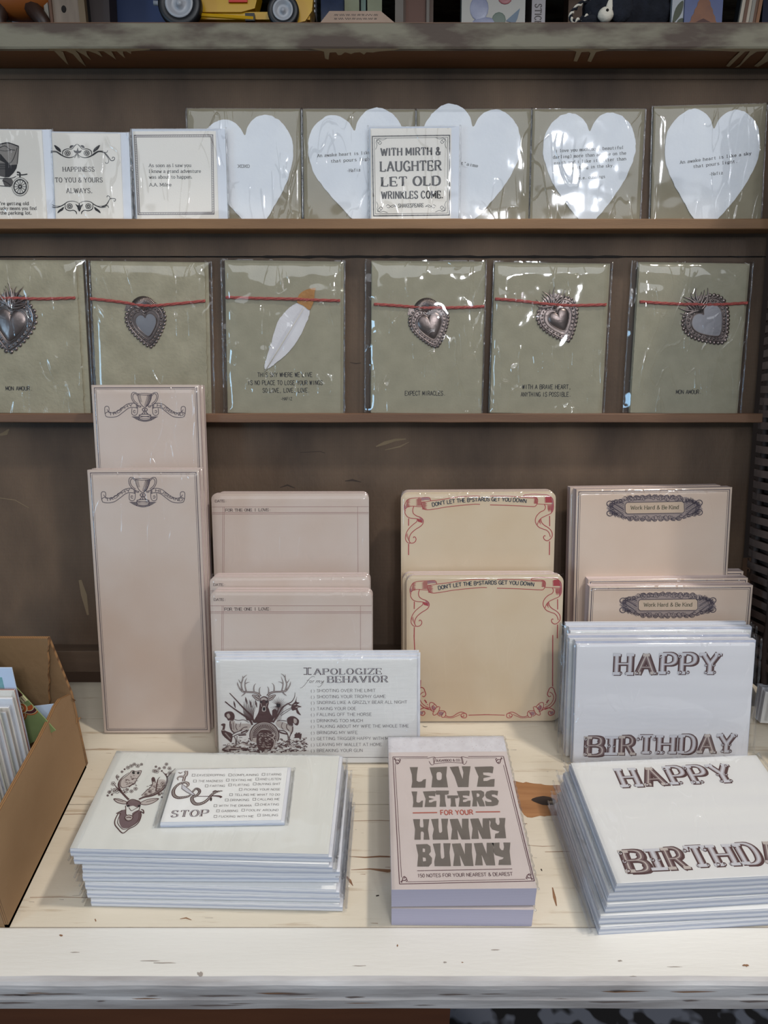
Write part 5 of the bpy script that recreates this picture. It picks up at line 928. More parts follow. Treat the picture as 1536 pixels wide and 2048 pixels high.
pad('banner_notepad', 'tan notepad directly behind the front red ribbon banner pad, showing at its left edge', shift(Ft, -.0034, .0003, -.0074), wt, ht, .007, .007, AGEDT, PGP, None, 'red ribbon banner notepads', 62)
pad('banner_notepad', 'back tan notepad under a red ribbon banner, leaning on the rack', Fq, wq, hq, .007, .007, AGEDT, PGP, art, 'red ribbon banner notepads', 63)
pad('banner_notepad', 'rearmost tan notepad behind the back red ribbon pad, only its top edge showing', shift(Fq, .0004, .0004, -.0074), wq, hq, .007, .007, AGEDT, PGP, None, 'red ribbon banner notepads', 64)
# -- work hard pads
Fw, ww, hw = lean_frame(-.0345, 17, (1153, 979), (1464.4, 974.4), .012); Wz = Z(1110, 950, .27734); art = MB()
cx, cy = 718, 238
def ringp(rx, ry, e=2.6, n=60): return [(cx+rx*math.copysign(abs(math.cos(a))**(2/e), math.cos(a)), cy+ry*math.copysign(abs(math.sin(a))**(2/e), math.sin(a))) for a in [math.tau*i/n for i in range(n)]]
def rot(p, a=-.010): return [(cx+(x-cx)*math.cos(a)-(y-cy)*math.sin(a), cy+(x-cx)*math.sin(a)+(y-cy)*math.cos(a)) for x, y in p]
shape = []
for i in range(120):
    a = math.tau*i/120; ca, sa = math.cos(a), math.sin(a); x = 338*math.copysign(abs(ca)**.9, ca); y = 88*math.copysign(abs(sa)**.62, sa); k = 1+.035*math.sin(i*1.9); 
    shape.append((cx+x*k, cy+y*k*(1 if abs(x) < 250 else .86)))
fill(art, Fw, Wz(*rot(shape)), pm('ink_slate_wash', (164, 148, 142), rough=.7), 1, False)
rs = random.Random(4)
for i in range(150):                            # engraved curls
    a = math.tau*i/150*1.0; ca, sa = math.cos(a), math.sin(a); x = (300+24*rs.random())*math.copysign(abs(ca)**.9, ca); y = (62+22*rs.random())*math.copysign(abs(sa)**.62, sa); c_ = rot([(cx+x, cy+y)])[0]
    r_ = 9+9*rs.random(); p = [(c_[0]+r_*(1-.06*k)*math.cos(a+k*.62), c_[1]+r_*(1-.06*k)*math.sin(a+k*.62)) for k in range(9)]; line(art, Fw, Wz(*p), .85, INKS, 2, True, k=2)
for s_ in (1, -1):
    for k in range(13):
        y = cy-54+9*k; p = [(cx+s_*(222+i*13), y+(cy-y)*.045*i+5*math.sin(i*1.5+k*1.3)) for i in range(9)]; line(art, Fw, Wz(*rot(p)), .9, INKS, 2, True, k=2)
    for yy in (-34, 34):
        p = [(cx+s_*(322+22*math.cos(q)), cy+yy+20*math.sin(q)) for q in [math.tau*i/10 for i in range(10)]]; line(art, Fw, Wz(*rot(p)), 1.6, INKS, 3, True, True)
for s_ in (1, -1):
    for k in range(9):
        c_ = (cx-176+44*k, cy+s_*(74-(abs(k-4)*1.2))); p = [(c_[0]+17*math.cos(q), c_[1]-s_*(15*math.sin(q)-6)) for q in [math.pi+math.pi*i/8 for i in range(9)]]; line(art, Fw, Wz(*rot(p)), 1.3, INKS, 3, True, k=2); p = [(c_[0]+9*math.cos(q), c_[1]-s_*(8*math.sin(q)-6)) for q in [math.pi+math.pi*i/8 for i in range(9)]]; line(art, Fw, Wz(*rot(p)), 1, INKS, 3, True, k=2)
inn = [(505, 212), (518, 198), (915, 190), (930, 202), (932, 262), (920, 274), (520, 280), (506, 268)]
fill(art, Fw, Wz(*inn), pm('plaque_tan', (204, 182, 160), rough=.7), 4, False); line(art, Fw, Wz(*inn), 1.2, INKS, 5, False, True)
text(art, Fw, 'Work Hard & Be Kind', Wz((545, 248))[0], Wz((890, 244))[0], 7.2, 'type', pm('ink_olive', (92, 88, 70), rough=.7), 6)
def wh_art(w, h, med=True):
    b = MB(); 
    if med: b.merge(art)
    rect(b, w, h, .0022, .0007, K); rect(b, w, h, .0038, .0003, K); return b
AGEDW = pm('aged_rose_tan_paper', (208, 180, 158), (224, 206, 190), 9, .7, .08, 500, contrast=.3, detail=4)
pad('wide_notepad', 'back wide tan notepad reading Work Hard and Be Kind, leaning on the rack', Fw, ww, hw, .011, 0, AGEDW, PGP, wh_art(ww, hw), 'WORK HARD notepads', 71)
pad('wide_notepad', 'rearmost wide tan notepad, its top edge showing behind the back Work Hard pad', shift(Fw, -.003, .0006, -.0115), ww-.003, hw, .011, 0, AGEDW, PGP, None, 'WORK HARD notepads', 72)
for TL, TR, Yb, lab, med in [((1179.3, 1173), (1506, 1170.5), -.0500, 'front wide tan notepad reading Work Hard and Be Kind above the birthday cards', True), ((1176.6, 1159.4), (1496, 1155.8), -.0385, 'wide tan notepad directly behind the front Work Hard pad', False), ((1175, 1144), (1487, 1142.8), -.0270, 'wide tan notepad third from the front in the Work Hard row', False)]:
    F, w, h = lean_frame(Yb, 14 if not med else 15, TL, TR, .010); pad('wide_notepad', lab, F, w, h, .010, 0, AGEDW, PGP, wh_art(w, h, med), 'WORK HARD notepads', int(-Yb*1000))
SEAM[0] = 0
# ============================================================ apology cards
Fa, wa, ha = lean_frame(-.1105, 17, (430.8, 1319.4), (834.3, 1317.6), .004)
art = MB(); AZ = Z(600, 1320, .15625); K = INKN
for s, p0, p1, y0, y1, hp in (('I', 63, 128, 188, 188, 14), ('APOLOGIZE', 180, 1046, 187, 182, 11.8), ('BEHAVIOR', 350, 1120, 289, 284, 12.6)):
    text(art, Fa, s, AZ((p0+8, y0))[0], AZ((p1-6, y1))[0], hp, 'slab', K, 1); text(art, Fa, s, AZ((p0+8, y0))[0], AZ((p1-6, y1))[0], hp, 'sans', INKL, 2, wmul=.42)
line(art, Fa, AZ((0, 358), (25, 352), (60, 320), (90, 280), (120, 240), (150, 215), (175, 210), (188, 220)), .7, K, 1, True); line(art, Fa, AZ((85, 262), (120, 256)), .6, K, 1)
text(art, Fa, 'or', AZ((118, 290))[0], AZ((178, 290))[0], 6.2, 'wide', K, 1, italic=.25); text(art, Fa, 'my', AZ((200, 292))[0], AZ((300, 290))[0], 6.2, 'wide', K, 1, italic=.25); line(art, Fa, AZ((305, 262), (290, 300), (262, 335), (240, 346), (225, 340)), .7, K, 1, True)
for s, y, x1, d in [('SHOOTING OVER THE LIMIT', 410, 968, 2), ('SHOOTING YOUR TROPHY GAME', 488, 1097, 4), ('SNORING LIKE A GRIZZLY BEAR ALL NIGHT', 563, 1372, 7), ('TAKING YOUR DOE', 641, 720, 2), ('FALLING OFF THE HORSE', 716, 918, 3), ('DRINKING TOO MUCH', 795, 805, 2), ('TALKING ABOUT MY WIFE THE WHOLE TIME', 868, 1394, 6), ('BRINGING MY WIFE', 948, 738, 2), ('GETTING TRIGGER HAPPY WITH MY SHOTS', 1024, 1372, 4), ('LEAVING MY WALLET AT HOME', 1101, 1048, 2), ('BREAKING YOUR GUN', 1176, 803, 2)]:
    text(art, Fa, s, AZ((218, y))[0], AZ((x1-3, y-d))[0], 5.9, 'wide', pm('ink_grey_brown', (96, 86, 90), rough=.7), 1); text(art, Fa, '(', AZ((141, y+2))[0], AZ((152, y+2))[0], 4.6, 'wide', K, 1); text(art, Fa, ')', AZ((174, y+2))[0], AZ((185, y+2))[0], 4.6, 'wide', K, 1)
line(art, Fa, [(433, 1514), (833, 1515)], .9, K, 1)
S = Z(430, 1330, .1302); LB = pm('ink_light_brown', (194, 184, 178), rough=.7); FB = pm('ink_deep_brown', (88, 62, 62), rough=.7)
def ln(p, w=1.2, m=None, l=3, c=False): line(art, Fa, S(*p), w, m or FB, l, True, c, 4)
def fl(p, m=None, l=2): fill(art, Fa, S(*p), m or FB, l)
ant = [([(700, 480), (660, 440), (600, 420), (520, 415), (450, 410), (410, 395), (375, 350), (350, 300), (342, 260)], [5, 4.5, 4, 3.6, 3.6, 3.2, 2.6, 2, .6]), ([(430, 405), (412, 350), (405, 290), (425, 220), (425, 165)], [3, 2.8, 2.6, 2.2, .6]), ([(420, 215), (450, 180), (492, 150)], [2, 1.6, .5]), ([(405, 285), (380, 255), (362, 222)], [2, 1.6, .5]), ([(480, 400), (465, 340), (460, 280), (470, 235), (490, 198)], [2.8, 2.4, 2.2, 1.6, .5]), ([(465, 290), (495, 270), (535, 262)], [2, 1.5, .5]),
       ([(600, 410), (595, 360), (605, 310), (632, 282)], [2.6, 2.2, 1.6, .5]), ([(685, 450), (680, 400), (685, 360), (702, 335)], [2.6, 2, 1.5, .5]), ([(465, 425), (435, 455), (402, 480)], [2.4, 2, .5]), ([(380, 350), (360, 310), (358, 290)], [1.8, 1.3, .5])]
for p, w_ in ant:
    ln(p, w_); ln([(1505-a, q-(6 if q > 200 else 20)) for a, q in p], w_); ln([(a, q) for a, q in p], [x*.35 for x in w_], LB, 4); ln([(1505-a, q-(6 if q > 200 else 20)) for a, q in p], [x*.35 for x in w_], LB, 4)
fl([(690, 520), (720, 490), (755, 478), (795, 490), (818, 520), (828, 580), (815, 640), (830, 680), (850, 740), (880, 790), (890, 850), (880, 880), (750, 875), (610, 890), (600, 850), (640, 780), (668, 720), (680, 650), (688, 580)]); fl([(700, 520), (750, 495), (800, 520), (795, 545), (750, 530), (710, 545)], LB, 3)
for s_ in (0, 1):
    f = (lambda p: [(1505-a, q) for a, q in p]) if s_ else (lambda p: p); fl(f([(700, 520), (650, 470), (575, 458), (600, 500), (640, 535), (690, 545)]), LB, 3); ln(f([(700, 520), (650, 470), (575, 458), (600, 500), (640, 535), (690, 545)]), 1.2, FB, 4, True); ln(f([(690, 530), (640, 500), (605, 478)]), 1.6, FB, 4); fl(f([(696, 560), (715, 552), (730, 566), (712, 578)]), INKB, 4); ln(f([(698, 585), (712, 600), (720, 640)]), 1, LB, 4)
fl([(735, 640), (755, 625), (775, 640), (785, 690), (768, 712), (735, 712), (720, 690)], LB, 3); fl([(738, 655), (755, 645), (772, 655), (772, 690), (755, 702), (738, 690)], INKB, 4)
for p, w_ in [([(225, 430), (320, 530), (420, 640), (480, 700), (560, 780), (600, 880)], [1.6, 2.2, 3, 3.4, 4, 4]), ([(155, 560), (260, 645), (380, 730), (470, 790), (540, 850), (575, 920)], [2.6, 2.4, 3.2, 4, 4.4, 4]), ([(890, 880), (960, 780), (1040, 650), (1110, 600), (1180, 560), (1222, 490), (1230, 420)], [4, 3.6, 3, 2.4, 1.8, 1.3, .6]), ([(1000, 760), (1080, 700), (1180, 650)], 1), ([(1010, 780), (1100, 720), (1190, 660)], 1)]: ln(p, w_)
for k in range(17):                              # reeds and grass
    x = 440+k*13; top = 560+40*math.sin(k*2.4); ln([(540+(k-8)*6, 850), (500+(k-6)*10, 720), (x, top)], [.9, .8, .3])
for x, y in ((480, 540), (548, 590), (632, 590), (300, 600)): ln([(x+14, y+60), (x, y), (x-12, y-50)], [1, 3.2, .6])
for k in range(26):                              # thistle burst
    a = math.radians(150-k*12.5); ln([(972+30*math.cos(a), 618-30*math.sin(a)), (972+(118+12*(k % 3))*math.cos(a), 618-(118+12*(k % 3))*math.sin(a)*.95)], [.9, .3])
fl([(945, 600), (965, 590), (1000, 600), (1005, 625), (985, 650), (950, 640)], INKB, 3); ln([(975, 650), (960, 720), (930, 800), (900, 870)], 2.4); fl([(885, 690), (940, 680), (960, 740), (920, 800), (880, 850), (878, 760)], FB, 2)
for k in range(16): a = 700+k*9; ln([(980-k*4, 650+k*12), (1060-k*3, 640+k*14)], .6)
for p in ([(1190, 600), (1230, 560), (1260, 480), (1250, 560), (1300, 580), (1260, 610), (1330, 640), (1270, 660), (1290, 720), (1320, 770), (1260, 740), (1240, 690), (1190, 700), (1170, 650)], [(1100, 580), (1150, 600), (1190, 610), (1150, 620)]): fl(p)
ln([(1210, 610), (1250, 600)], 1.6, LB, 4); ln([(1240, 650), (1280, 640)], 1.8, LB, 4)
# left hound, right hound, pheasant
fl([(150, 740), (200, 712), (260, 718), (298, 760), (300, 820), (270, 860), (230, 850), (200, 850), (180, 815), (150, 790)]); fl([(180, 760), (215, 745), (235, 790), (215, 820), (190, 800)], LB, 3); fl([(240, 850), (300, 860), (330, 900), (520, 900), (560, 940), (500, 990), (430, 1000), (350, 1010), (290, 1040), (250, 990), (235, 920)], LB, 2)
for p, w_ in [([(298, 830), (360, 850), (440, 840), (520, 880)], 1.2), ([(235, 860), (232, 930), (255, 1000), (300, 1045)], 2.4), ([(330, 900), (320, 950), (345, 1000)], 1.4), ([(400, 880), (380, 950)], 1), ([(300, 1040), (380, 1010), (440, 960), (500, 950)], 1.6), ([(420, 1000), (330, 1030), (250, 1080), (270, 1100), (360, 1060), (460, 1050), (520, 990)], 1.6), ([(300, 1100), (320, 1160), (310, 1240)], 1.8), ([(340, 1090), (335, 1170), (335, 1240)], 1.4), ([(360, 1080), (480, 1070)], 2.6), ([(400, 1040), (500, 1000)], 3), ([(250, 900), (260, 980)], 1.4), ([(280, 880), (290, 990)], 1)]: ln(p, w_)
fl([(1105, 830), (1150, 790), (1200, 785), (1240, 800), (1285, 840), (1290, 880), (1270, 925), (1235, 920), (1200, 890), (1200, 930), (1160, 940), (1120, 910)]); fl([(1210, 820), (1255, 840), (1250, 890), (1215, 890)], LB, 3); fl([(960, 860), (1040, 870), (1110, 900), (1190, 940), (1195, 1000), (1165, 1050), (1120, 1010), (1050, 990), (980, 960), (930, 900)], LB, 2)
for p, w_ in [([(950, 860), (1010, 850), (1100, 860)], 1.4), ([(1195, 940), (1190, 1010), (1165, 1060)], 2.4), ([(980, 1000), (1060, 1010), (1110, 1050), (1130, 1120)], 2), ([(1165, 1060), (1145, 1120), (1150, 1230)], 1.8), ([(1120, 1080), (1125, 1150), (1115, 1200)], 1.8), ([(1040, 880), (1020, 940), (1050, 990)], 1.2), ([(1110, 900), (1100, 960), (1140, 1010)], 1.6), ([(970, 1010), (1020, 1040), (1110, 1060)], 3)]: ln(p, w_)
fl([(90, 920), (120, 898), (160, 905), (155, 960), (148, 1000), (190, 1020), (250, 1045), (270, 1080), (265, 1140), (250, 1190), (200, 1150), (150, 1110), (110, 1060), (98, 1010), (112, 985), (122, 940)]); 
for k in range(9): ln([(150+k*9, 1050+k*10), (170+k*9, 1040+k*11)], 1, LB, 3)
ln([(105, 1000), (145, 1000)], 1.6, LB, 3)
# turkey fan and body
tf = [(760+222*math.cos(a), 1080-210*math.sin(a)) for a in [math.radians(-25+230*i/20) for i in range(21)]]
fl(tf+[(600, 1180), (700, 1200), (900, 1180)], LB, 4); ln(tf, 2.2, FB, 5); ln([(760+195*math.cos(a), 1080-184*math.sin(a)) for a in [math.radians(-25+230*i/20) for i in range(21)]], 1, FB, 5)
for i in range(24):
    a = math.radians(-15+205*i/23); ln([(760+112*math.cos(a), 1080-106*math.sin(a)), (760+182*math.cos(a), 1080-172*math.sin(a))], [1.4, 2.6], FB, 5)
fl([(650, 1060), (700, 1000), (780, 990), (850, 1010), (890, 1060), (930, 1150), (920, 1230), (880, 1290), (790, 1290), (720, 1315), (665, 1280), (640, 1200), (640, 1120)], FB, 6); ln([(880, 1040), (905, 1040), (915, 1075), (890, 1120), (915, 1160), (905, 1240), (870, 1290)], 2.2, LB, 7)
rs = random.Random(9)
for k in range(60): x, y = 670+230*rs.random(), 1040+220*rs.random(); ln([(x, y), (x+16*rs.random(), y-14+28*rs.random()), (x+24, y+4)], .8, LB, 7)
# ground scribble
for k in range(420):
    u = rs.random(); x = 120+1280*u; yb = 1340-20*abs(u-.5); yt = 1090+150*(1-abs(u-.5)*2)*.2+90*rs.random() if (x > 960 or x < 520) else 1200
    y = yt+max(20, yb-yt)*rs.random(); 
    if x > 1250 and y < 1120 and k % 3: continue
    if x < 330 and y < 1210: continue
    l = 16+34*rs.random(); ln([(x, y), (x+l*.5, y-10+20*rs.random()), (x+l, y-8+16*rs.random())], .8+1.5*rs.random(), FB if k % 3 else LB, 3)
fl([(110, 1290), (200, 1250), (320, 1255), (430, 1265), (500, 1290), (480, 1320), (400, 1300), (300, 1310), (200, 1330), (130, 1320)], FB, 3); ln([(150, 1290), (250, 1275), (400, 1285)], 2, LB, 4)
for k in range(14): x = 1230+k*7; ln([(x, 1120), (x+6*math.sin(k), 1060-(k % 4)*8)], [1.4, 2.2])
def wide_pack(name, label, F, w, h, n_t, art, grp, seed, mat=WHITE, edge=PGW, ml=.003, mr=.003, mt=.002, gap=.0009, amp=.0004, fm=None, cat='card pack', env=True):
    t = thing(name, label, cat, F.M(), grp); b = MB(); b.box(0, w, -h, 0, -n_t*.35, 0, edge)
    b.add([(0, -h, .00001), (w, -h, .00001), (w, 0, .00001), (0, 0, .00001)], [(0, 1, 2, 3)], mat)
    if art: b.merge(art)
    b.build('cards', t)
    if env: b = MB(); b.box(-.0005, w+.0022, -h, .0018, -n_t, -n_t*.38, pages('envelope_edges', (222, 224, 230), (180, 186, 204), 500)); b.build('envelopes', t)
    sleeve(t, w, h, n_t, ml, mr, mt, .0005, gap, amp, seed, fm, seam=True); return t
wide_pack('apology_card', 'white card reading I APOLOGIZE for my BEHAVIOR with an engraved stag, front of its stack', Fa, wa, ha, .003, art, 'apology cards', 81, mat=pm('laid_paper', (232, 231, 228), (240, 239, 236), 60, .75, .3, 400, stretch=(1, 12, 1)), ml=.0012, mr=.0008)
wide_pack('apology_card', 'apology card pack directly behind the front engraved stag card', shift(Fa, -.0002, .0015, -.0042), wa+.001, ha, .003, None, 'apology cards', 82, mat=CREAM, ml=.001, mr=.0004)
wide_pack('apology_card', 'rearmost apology card pack, its edge showing left of the engraved stag card', shift(Fa, -.0022, .0022, -.0084), wa+.002, ha, .003, None, 'apology cards', 83, mat=CREAM, ml=.001, mr=.0004)
# ============================================================ birthday cards
Fh, wh_, hh_ = lean_frame(-.1125, 17, (1154.2, 1289), (1510.5, 1287), .009)
def circus(b, F, ch, x0, x1, y0, y1, tiltdy=0):
    hp = y1-y0; m = (x1-x0)*.13; kw = dict(wmul=.95)
    pL, pR = (x0+m, y1-1.2), (x1-m-1.2, y1-1.2+tiltdy)
    text(b, F, ch, pL, pR, hp-2, 'circus', FB, 1, off=(.055, -.045), wmul=1.12); text(b, F, ch, pL, pR, hp-2, 'circus', FB, 2, wmul=1.2); text(b, F, ch, pL, pR, hp-2, 'circus', INKM if ch in 'BAR' else pm('ink_silver_grey', (176, 168, 172), rough=.7), 3, wmul=.72)
    if ch not in 'BRA': text(b, F, ch, pL, pR, hp-2, 'circus', INKL, 4, wmul=.34)
    else: text(b, F, ch, pL, pR, hp-2, 'circus', LB, 4, wmul=.22)
    w_ = x1-x0; spots = {'H': [(.12, .9), (.36, .9), (.64, .9), (.9, .9)], 'P': [(.08, .14), (.1, .9), (.5, .9)], 'Y': [(.08, .1), (.92, .1), (.3, .9), (.7, .9), (.32, .55), (.68, .55)], 'B': [(.08, .12), (.08, .9), (.1, .5)], 'I': [(.2, .5), (.8, .5)], 'T': [(.06, .2), (.94, .2), (.3, .9), (.7, .9)], 'D': [(.1, .9), (.12, .1)], 'A': [(.1, .92), (.9, .92)] , 'R': []}[ch]
    for sx_, sy_ in spots:
        c_ = (x0+w_*sx_, y0+hp*sy_); r = 2.6; line(b, F, [(c_[0]+r*math.cos(a)+.6, c_[1]+r*math.sin(a)+.6) for a in [math.tau*i/10 for i in range(10)]], 2, FB, 4, False, True); line(b, F, [(c_[0]+r*.9*math.cos(a), c_[1]+r*.9*math.sin(a)) for a in [math.tau*i/10 for i in range(8)]], 1, INKL, 5, False)
art = MB(); BZ = lambda x, y: (1140+x*.2344, 1290+y*.2344)
for ch, x0, x1, y0, y1 in [('H', 365, 540, 72, 255), ('A', 550, 740, 75, 250), ('P', 758, 915, 70, 248), ('P', 922, 1082, 70, 248), ('Y', 1100, 1282, 68, 248), ('B', 118, 297, 780, 945), ('I', 315, 385, 778, 938), ('R', 412, 557, 775, 938), ('T', 568, 727, 768, 928), ('H', 728, 905, 768, 928), ('D', 917, 1080, 765, 925), ('A', 1080, 1245, 762, 922), ('Y', 1247, 1412, 758, 918)]:
    p0, p1 = BZ(x0, y0), BZ(x1, y1); circus(art, Fh, ch, p0[0], p1[0], p0[1], p1[1])
LAID = pm('ribbed_card_stock', (220, 220, 224), (228, 228, 232), 5, .6, .12, 300, stretch=(1, 14, 1))
wide_pack('birthday_card_pack', 'front upright HAPPY BIRTHDAY card pack in a clear sleeve', Fh, wh_, hh_, .0095, art, 'upright birthday card packs', 91, mat=LAID, ml=.0085, mr=.0075, mt=.003, gap=.0012, amp=.0003)
wide_pack('birthday_card_pack', 'upright birthday card pack directly behind the front HAPPY BIRTHDAY pack', shift(Fh, -.0035, .0012, -.0118), wh_+.004, hh_, .0095, None, 'upright birthday card packs', 92, ml=.006, mr=.006, mt=.002)
F2, w2, h2 = lean_frame(-.0800, 13, (1141, 1262), (1502, 1260), .0085)
wide_pack('birthday_card_pack', 'third upright birthday card pack from the front, showing a white top strip', F2, w2, h2, .0085, None, 'upright birthday card packs', 93, ml=.005, mr=.007, mt=.002)
wide_pack('birthday_card_pack', 'rearmost upright birthday card pack, touching the Work Hard notepads', shift(F2, -.001, .0008, -.0098), w2, h2, .0065, None, 'upright birthday card packs', 94, ml=.005, mr=.007, mt=.002)
# lying stack of birthday packs
zt = .0465; Fl, wl_, hl_ = flat_frame(zt, (1141.8, 1526), (1507.5, 1513), (1237, 1767)); wl_ = wh_; 
Al = MB(); Al.merge(art); Al.v = [(x*wl_/wh_, max(-hl_+.001, y*hl_/hh_), z) for x, y, z in Al.v]
wide_pack('birthday_card_pack', 'glossy HAPPY BIRTHDAY card pack on top of the lying pile', Fl, wl_, hl_, .0085, Al, 'lying birthday card packs', 101, mat=pm('bright_card_stock', (226, 226, 226), (232, 232, 230), 5, .5, .1, 300, stretch=(1, 14, 1)), ml=.004, mr=.006, mt=.006, gap=.0012, amp=.0005)
offs = [(-.004, .001, 0), (-.0055, .003, .4), (-.0075, .002, -.5), (-.0085, .004, .3)]
for k, (ox, oy, rr_) in enumerate(offs):
    M = Fl.M() @ Matrix.Translation((ox, -.0015*k, -.0094-.0094*k+.0003)) @ Matrix.Rotation(math.radians(rr_), 4, 'Z'); t0 = .0082; FF2 = Fr(M.translation, M.col[0].xyz, M.col[1].xyz)
    wide_pack('birthday_card_pack', 'lying birthday card pack, %s' % ['second from the top of its pile', 'third from the top of its pile', 'second from the bottom of its pile', 'at the bottom of its pile'][k], FF2, wl_, hl_, t0, None, 'lying birthday card packs', 110+k, ml=.005+.001*(k % 2), mr=.006, mt=.005)
# stacks cut by the right edge of the photo
for nm, x0, y0, z0, ang, sz, lab in [('card_pack', .3180, -.235, 0, 3, (.11, .105, .0135), 'white sleeved card pack lying at the right edge of the photo, bottom of two'), ('card_pack', .3200, -.228, .0145, 5, (.11, .100, .0135), 'white sleeved card pack lying at the right edge of the photo, upper of two')]:
    M = Matrix.Translation((x0+.02, y0+.10, z0+sz[2])) @ Matrix.Rotation(math.radians(ang), 4, 'Z'); wide_pack(nm, lab, Fr(M.translation, M.col[0].xyz, M.col[1].xyz), sz[0], sz[1], sz[2], None, 'card packs at the right edge', 120+int(z0*1000), ml=.003)
Fz, wz_, hz_ = lean_frame(-.066, 13, (1531, 1384), (1760, 1382), .014)
wide_pack('card_pack', 'white sleeved card pack standing upright at the right edge of the photo', Fr(Fz.O, Fz.ex+Fz.ey*(-.06), Fz.ey), .12, hz_-.004, .014, None, 'card packs at the right edge', 125, ml=.003)
# ============================================================ envelope card stack with deer, STOP card on top
EZ = lambda *p: [(120+a*.390625, 1480+c*.390625) for a, c in p]
zt = .0560; Fe, we, he = flat_frame(zt, *EZ((290, 57), (1430, 85), (55, 555))); art = MB(); D = Z(190, 1510, .16927); K = FB
def dl(p, w=1.1, m=None, l=2, c=False): line(art, Fe, D(*p), w, m or K, l, True, c, 4)
def df(p, m=None, l=1): fill(art, Fe, D(*p), m or K, l)
df([(300, 670), (360, 645), (370, 700), (355, 740), (400, 780), (450, 740), (440, 690), (520, 650), (545, 700), (510, 790), (420, 850), (330, 865), (290, 810), (285, 730)], INKM, 1)
for p, w_ in [([(325, 655), (285, 680), (240, 760), (235, 820), (270, 870), (330, 925), (400, 875), (470, 840), (520, 790), (545, 720), (540, 670), (575, 690), (570, 655), (545, 645)], 2.2), ([(325, 655), (255, 690), (300, 690)], 1.6), ([(305, 690), (270, 770), (275, 820), (335, 880), (420, 850), (490, 800), (520, 740), (520, 680)], 1.4), ([(360, 600), (365, 650), (365, 700), (395, 720)], 1.6), ([(530, 600), (520, 650), (470, 690), (440, 720)], 1.6), ([(385, 560), (420, 530), (470, 530), (530, 560)], 1.8)]: dl(p, w_)
df([(385, 545), (440, 525), (530, 545), (540, 590), (500, 620), (450, 600), (400, 610), (365, 590)], INKM, 1); df([(375, 600), (400, 590), (410, 608), (385, 615)], INKB, 3); df([(505, 600), (530, 592), (540, 605), (515, 618)], INKB, 3); dl([(400, 620), (430, 660), (470, 640), (510, 620)], 1.2); df([(360, 735), (400, 715), (440, 730), (430, 765), (385, 775)], LB, 3); dl([(358, 730), (400, 712), (445, 728), (435, 765), (395, 780), (360, 765)], 1.6, K, 4, True); dl([(370, 745), (400, 738), (430, 745)], 2, K, 4)
for p in ([(385, 575), (330, 580), (260, 560), (222, 520), (280, 520), (340, 540), (380, 560)], [(540, 580), (600, 590), (680, 570), (752, 520), (690, 515), (610, 530), (545, 560)]): df(p, LB, 1); dl(p, 1.5, K, 2, True); dl([(p[0][0]*.7+p[3][0]*.3, p[0][1]*.7+p[3][1]*.3-4), p[3]], 1.1)
for p, w_ in [([(400, 530), (350, 480), (300, 420), (280, 360), (290, 310), (330, 260), (400, 210)], [4, 4, 4, 4, 3, 2, 1]), ([(380, 520), (320, 450), (285, 380)], 2), ([(300, 430), (260, 390), (230, 350)], [3, 2, 1]), ([(275, 300), (250, 260), (265, 232)], 1.5), ([(520, 525), (580, 500), (680, 480), (760, 440), (820, 390), (850, 320), (850, 260), (800, 200)], [4, 4.4, 4.4, 4.4, 4, 3.6, 2.6, 1]), ([(560, 500), (660, 470), (760, 420), (830, 350)], 2), ([(720, 430), (740, 300), (770, 260)], [3, 2, 1]), ([(850, 270), (900, 210), (950, 160)], [3, 2, .8])]: dl(p, w_)
df([(310, 300), (350, 265), (400, 225), (440, 185), (480, 195), (545, 185), (535, 230), (500, 280), (470, 330), (400, 370), (330, 390), (300, 360)], LB, 1); dl([(310, 300), (350, 265), (400, 225), (440, 185), (480, 195), (545, 185), (535, 230), (500, 280), (470, 330), (400, 370), (330, 390), (300, 360)], 1.4, K, 2, True)
for k in range(26): x, y = 330+160*rs.random(), 240+120*rs.random(); dl([(x, y), (x+12, y+8), (x+20, y+2)], .9)
df([(440, 200), (465, 195), (470, 225), (445, 225)], INKB, 3); df([(500, 205), (525, 200), (520, 228), (498, 225)], INKB, 3); dl([(400, 380), (440, 350), (480, 330)], 3)
df([(550, 480), (600, 430), (660, 380), (680, 340), (672, 280), (700, 270), (715, 330), (760, 290), (830, 300), (830, 360), (780, 420), (700, 470), (600, 500)], LB, 1); dl([(550, 480), (600, 430), (660, 380), (680, 340), (672, 280), (700, 270), (715, 330)], 1.6); df([(672, 300), (680, 262), (705, 275), (700, 320)], K, 2)
for k in range(40): x, y = 600+200*rs.random(), 340+130*rs.random(); dl([(x, y), (x+14, y+8-12*rs.random()), (x+24, y-4)], 1)
def blossom(cx, cy, r):
    for i in range(5): a = math.tau*i/5+cx; dl([(cx+r*.9*math.cos(a)+r*.55*math.cos(q), cy+r*.8*math.sin(a)+r*.5*math.sin(q)) for q in [math.tau*j/6 for j in range(6)]], .8, K, 2, True)
    df([(cx-3, cy-3), (cx+4, cy-3), (cx+3, cy+4)], K, 3)
for cx, cy in ((465, 110), (550, 112), (390, 150), (320, 200), (350, 170), (505, 130), (430, 130), (845, 110), (820, 150), (880, 160), (880, 215), (790, 190), (730, 195), (720, 140), (700, 190), (760, 160), (215, 340), (200, 470), (150, 480), (240, 420), (170, 440), (380, 410), (430, 430), (480, 400), (350, 440), (840, 230), (650, 430), (600, 470), (270, 260), (760, 470), (790, 500), (800, 340)): blossom(cx, cy, 13+6*math.sin(cx))
for k in range(60): x, y = 250+150*rs.random(), 400+60*rs.random(); dl([(x-100*(k % 2), y), (x-100*(k % 2)+14, y-8)], 1)
LAIDE = pm('laid_envelope_card', (222, 222, 216), (230, 230, 224), 5, .7, .2, 400, stretch=(14, 1, 1))
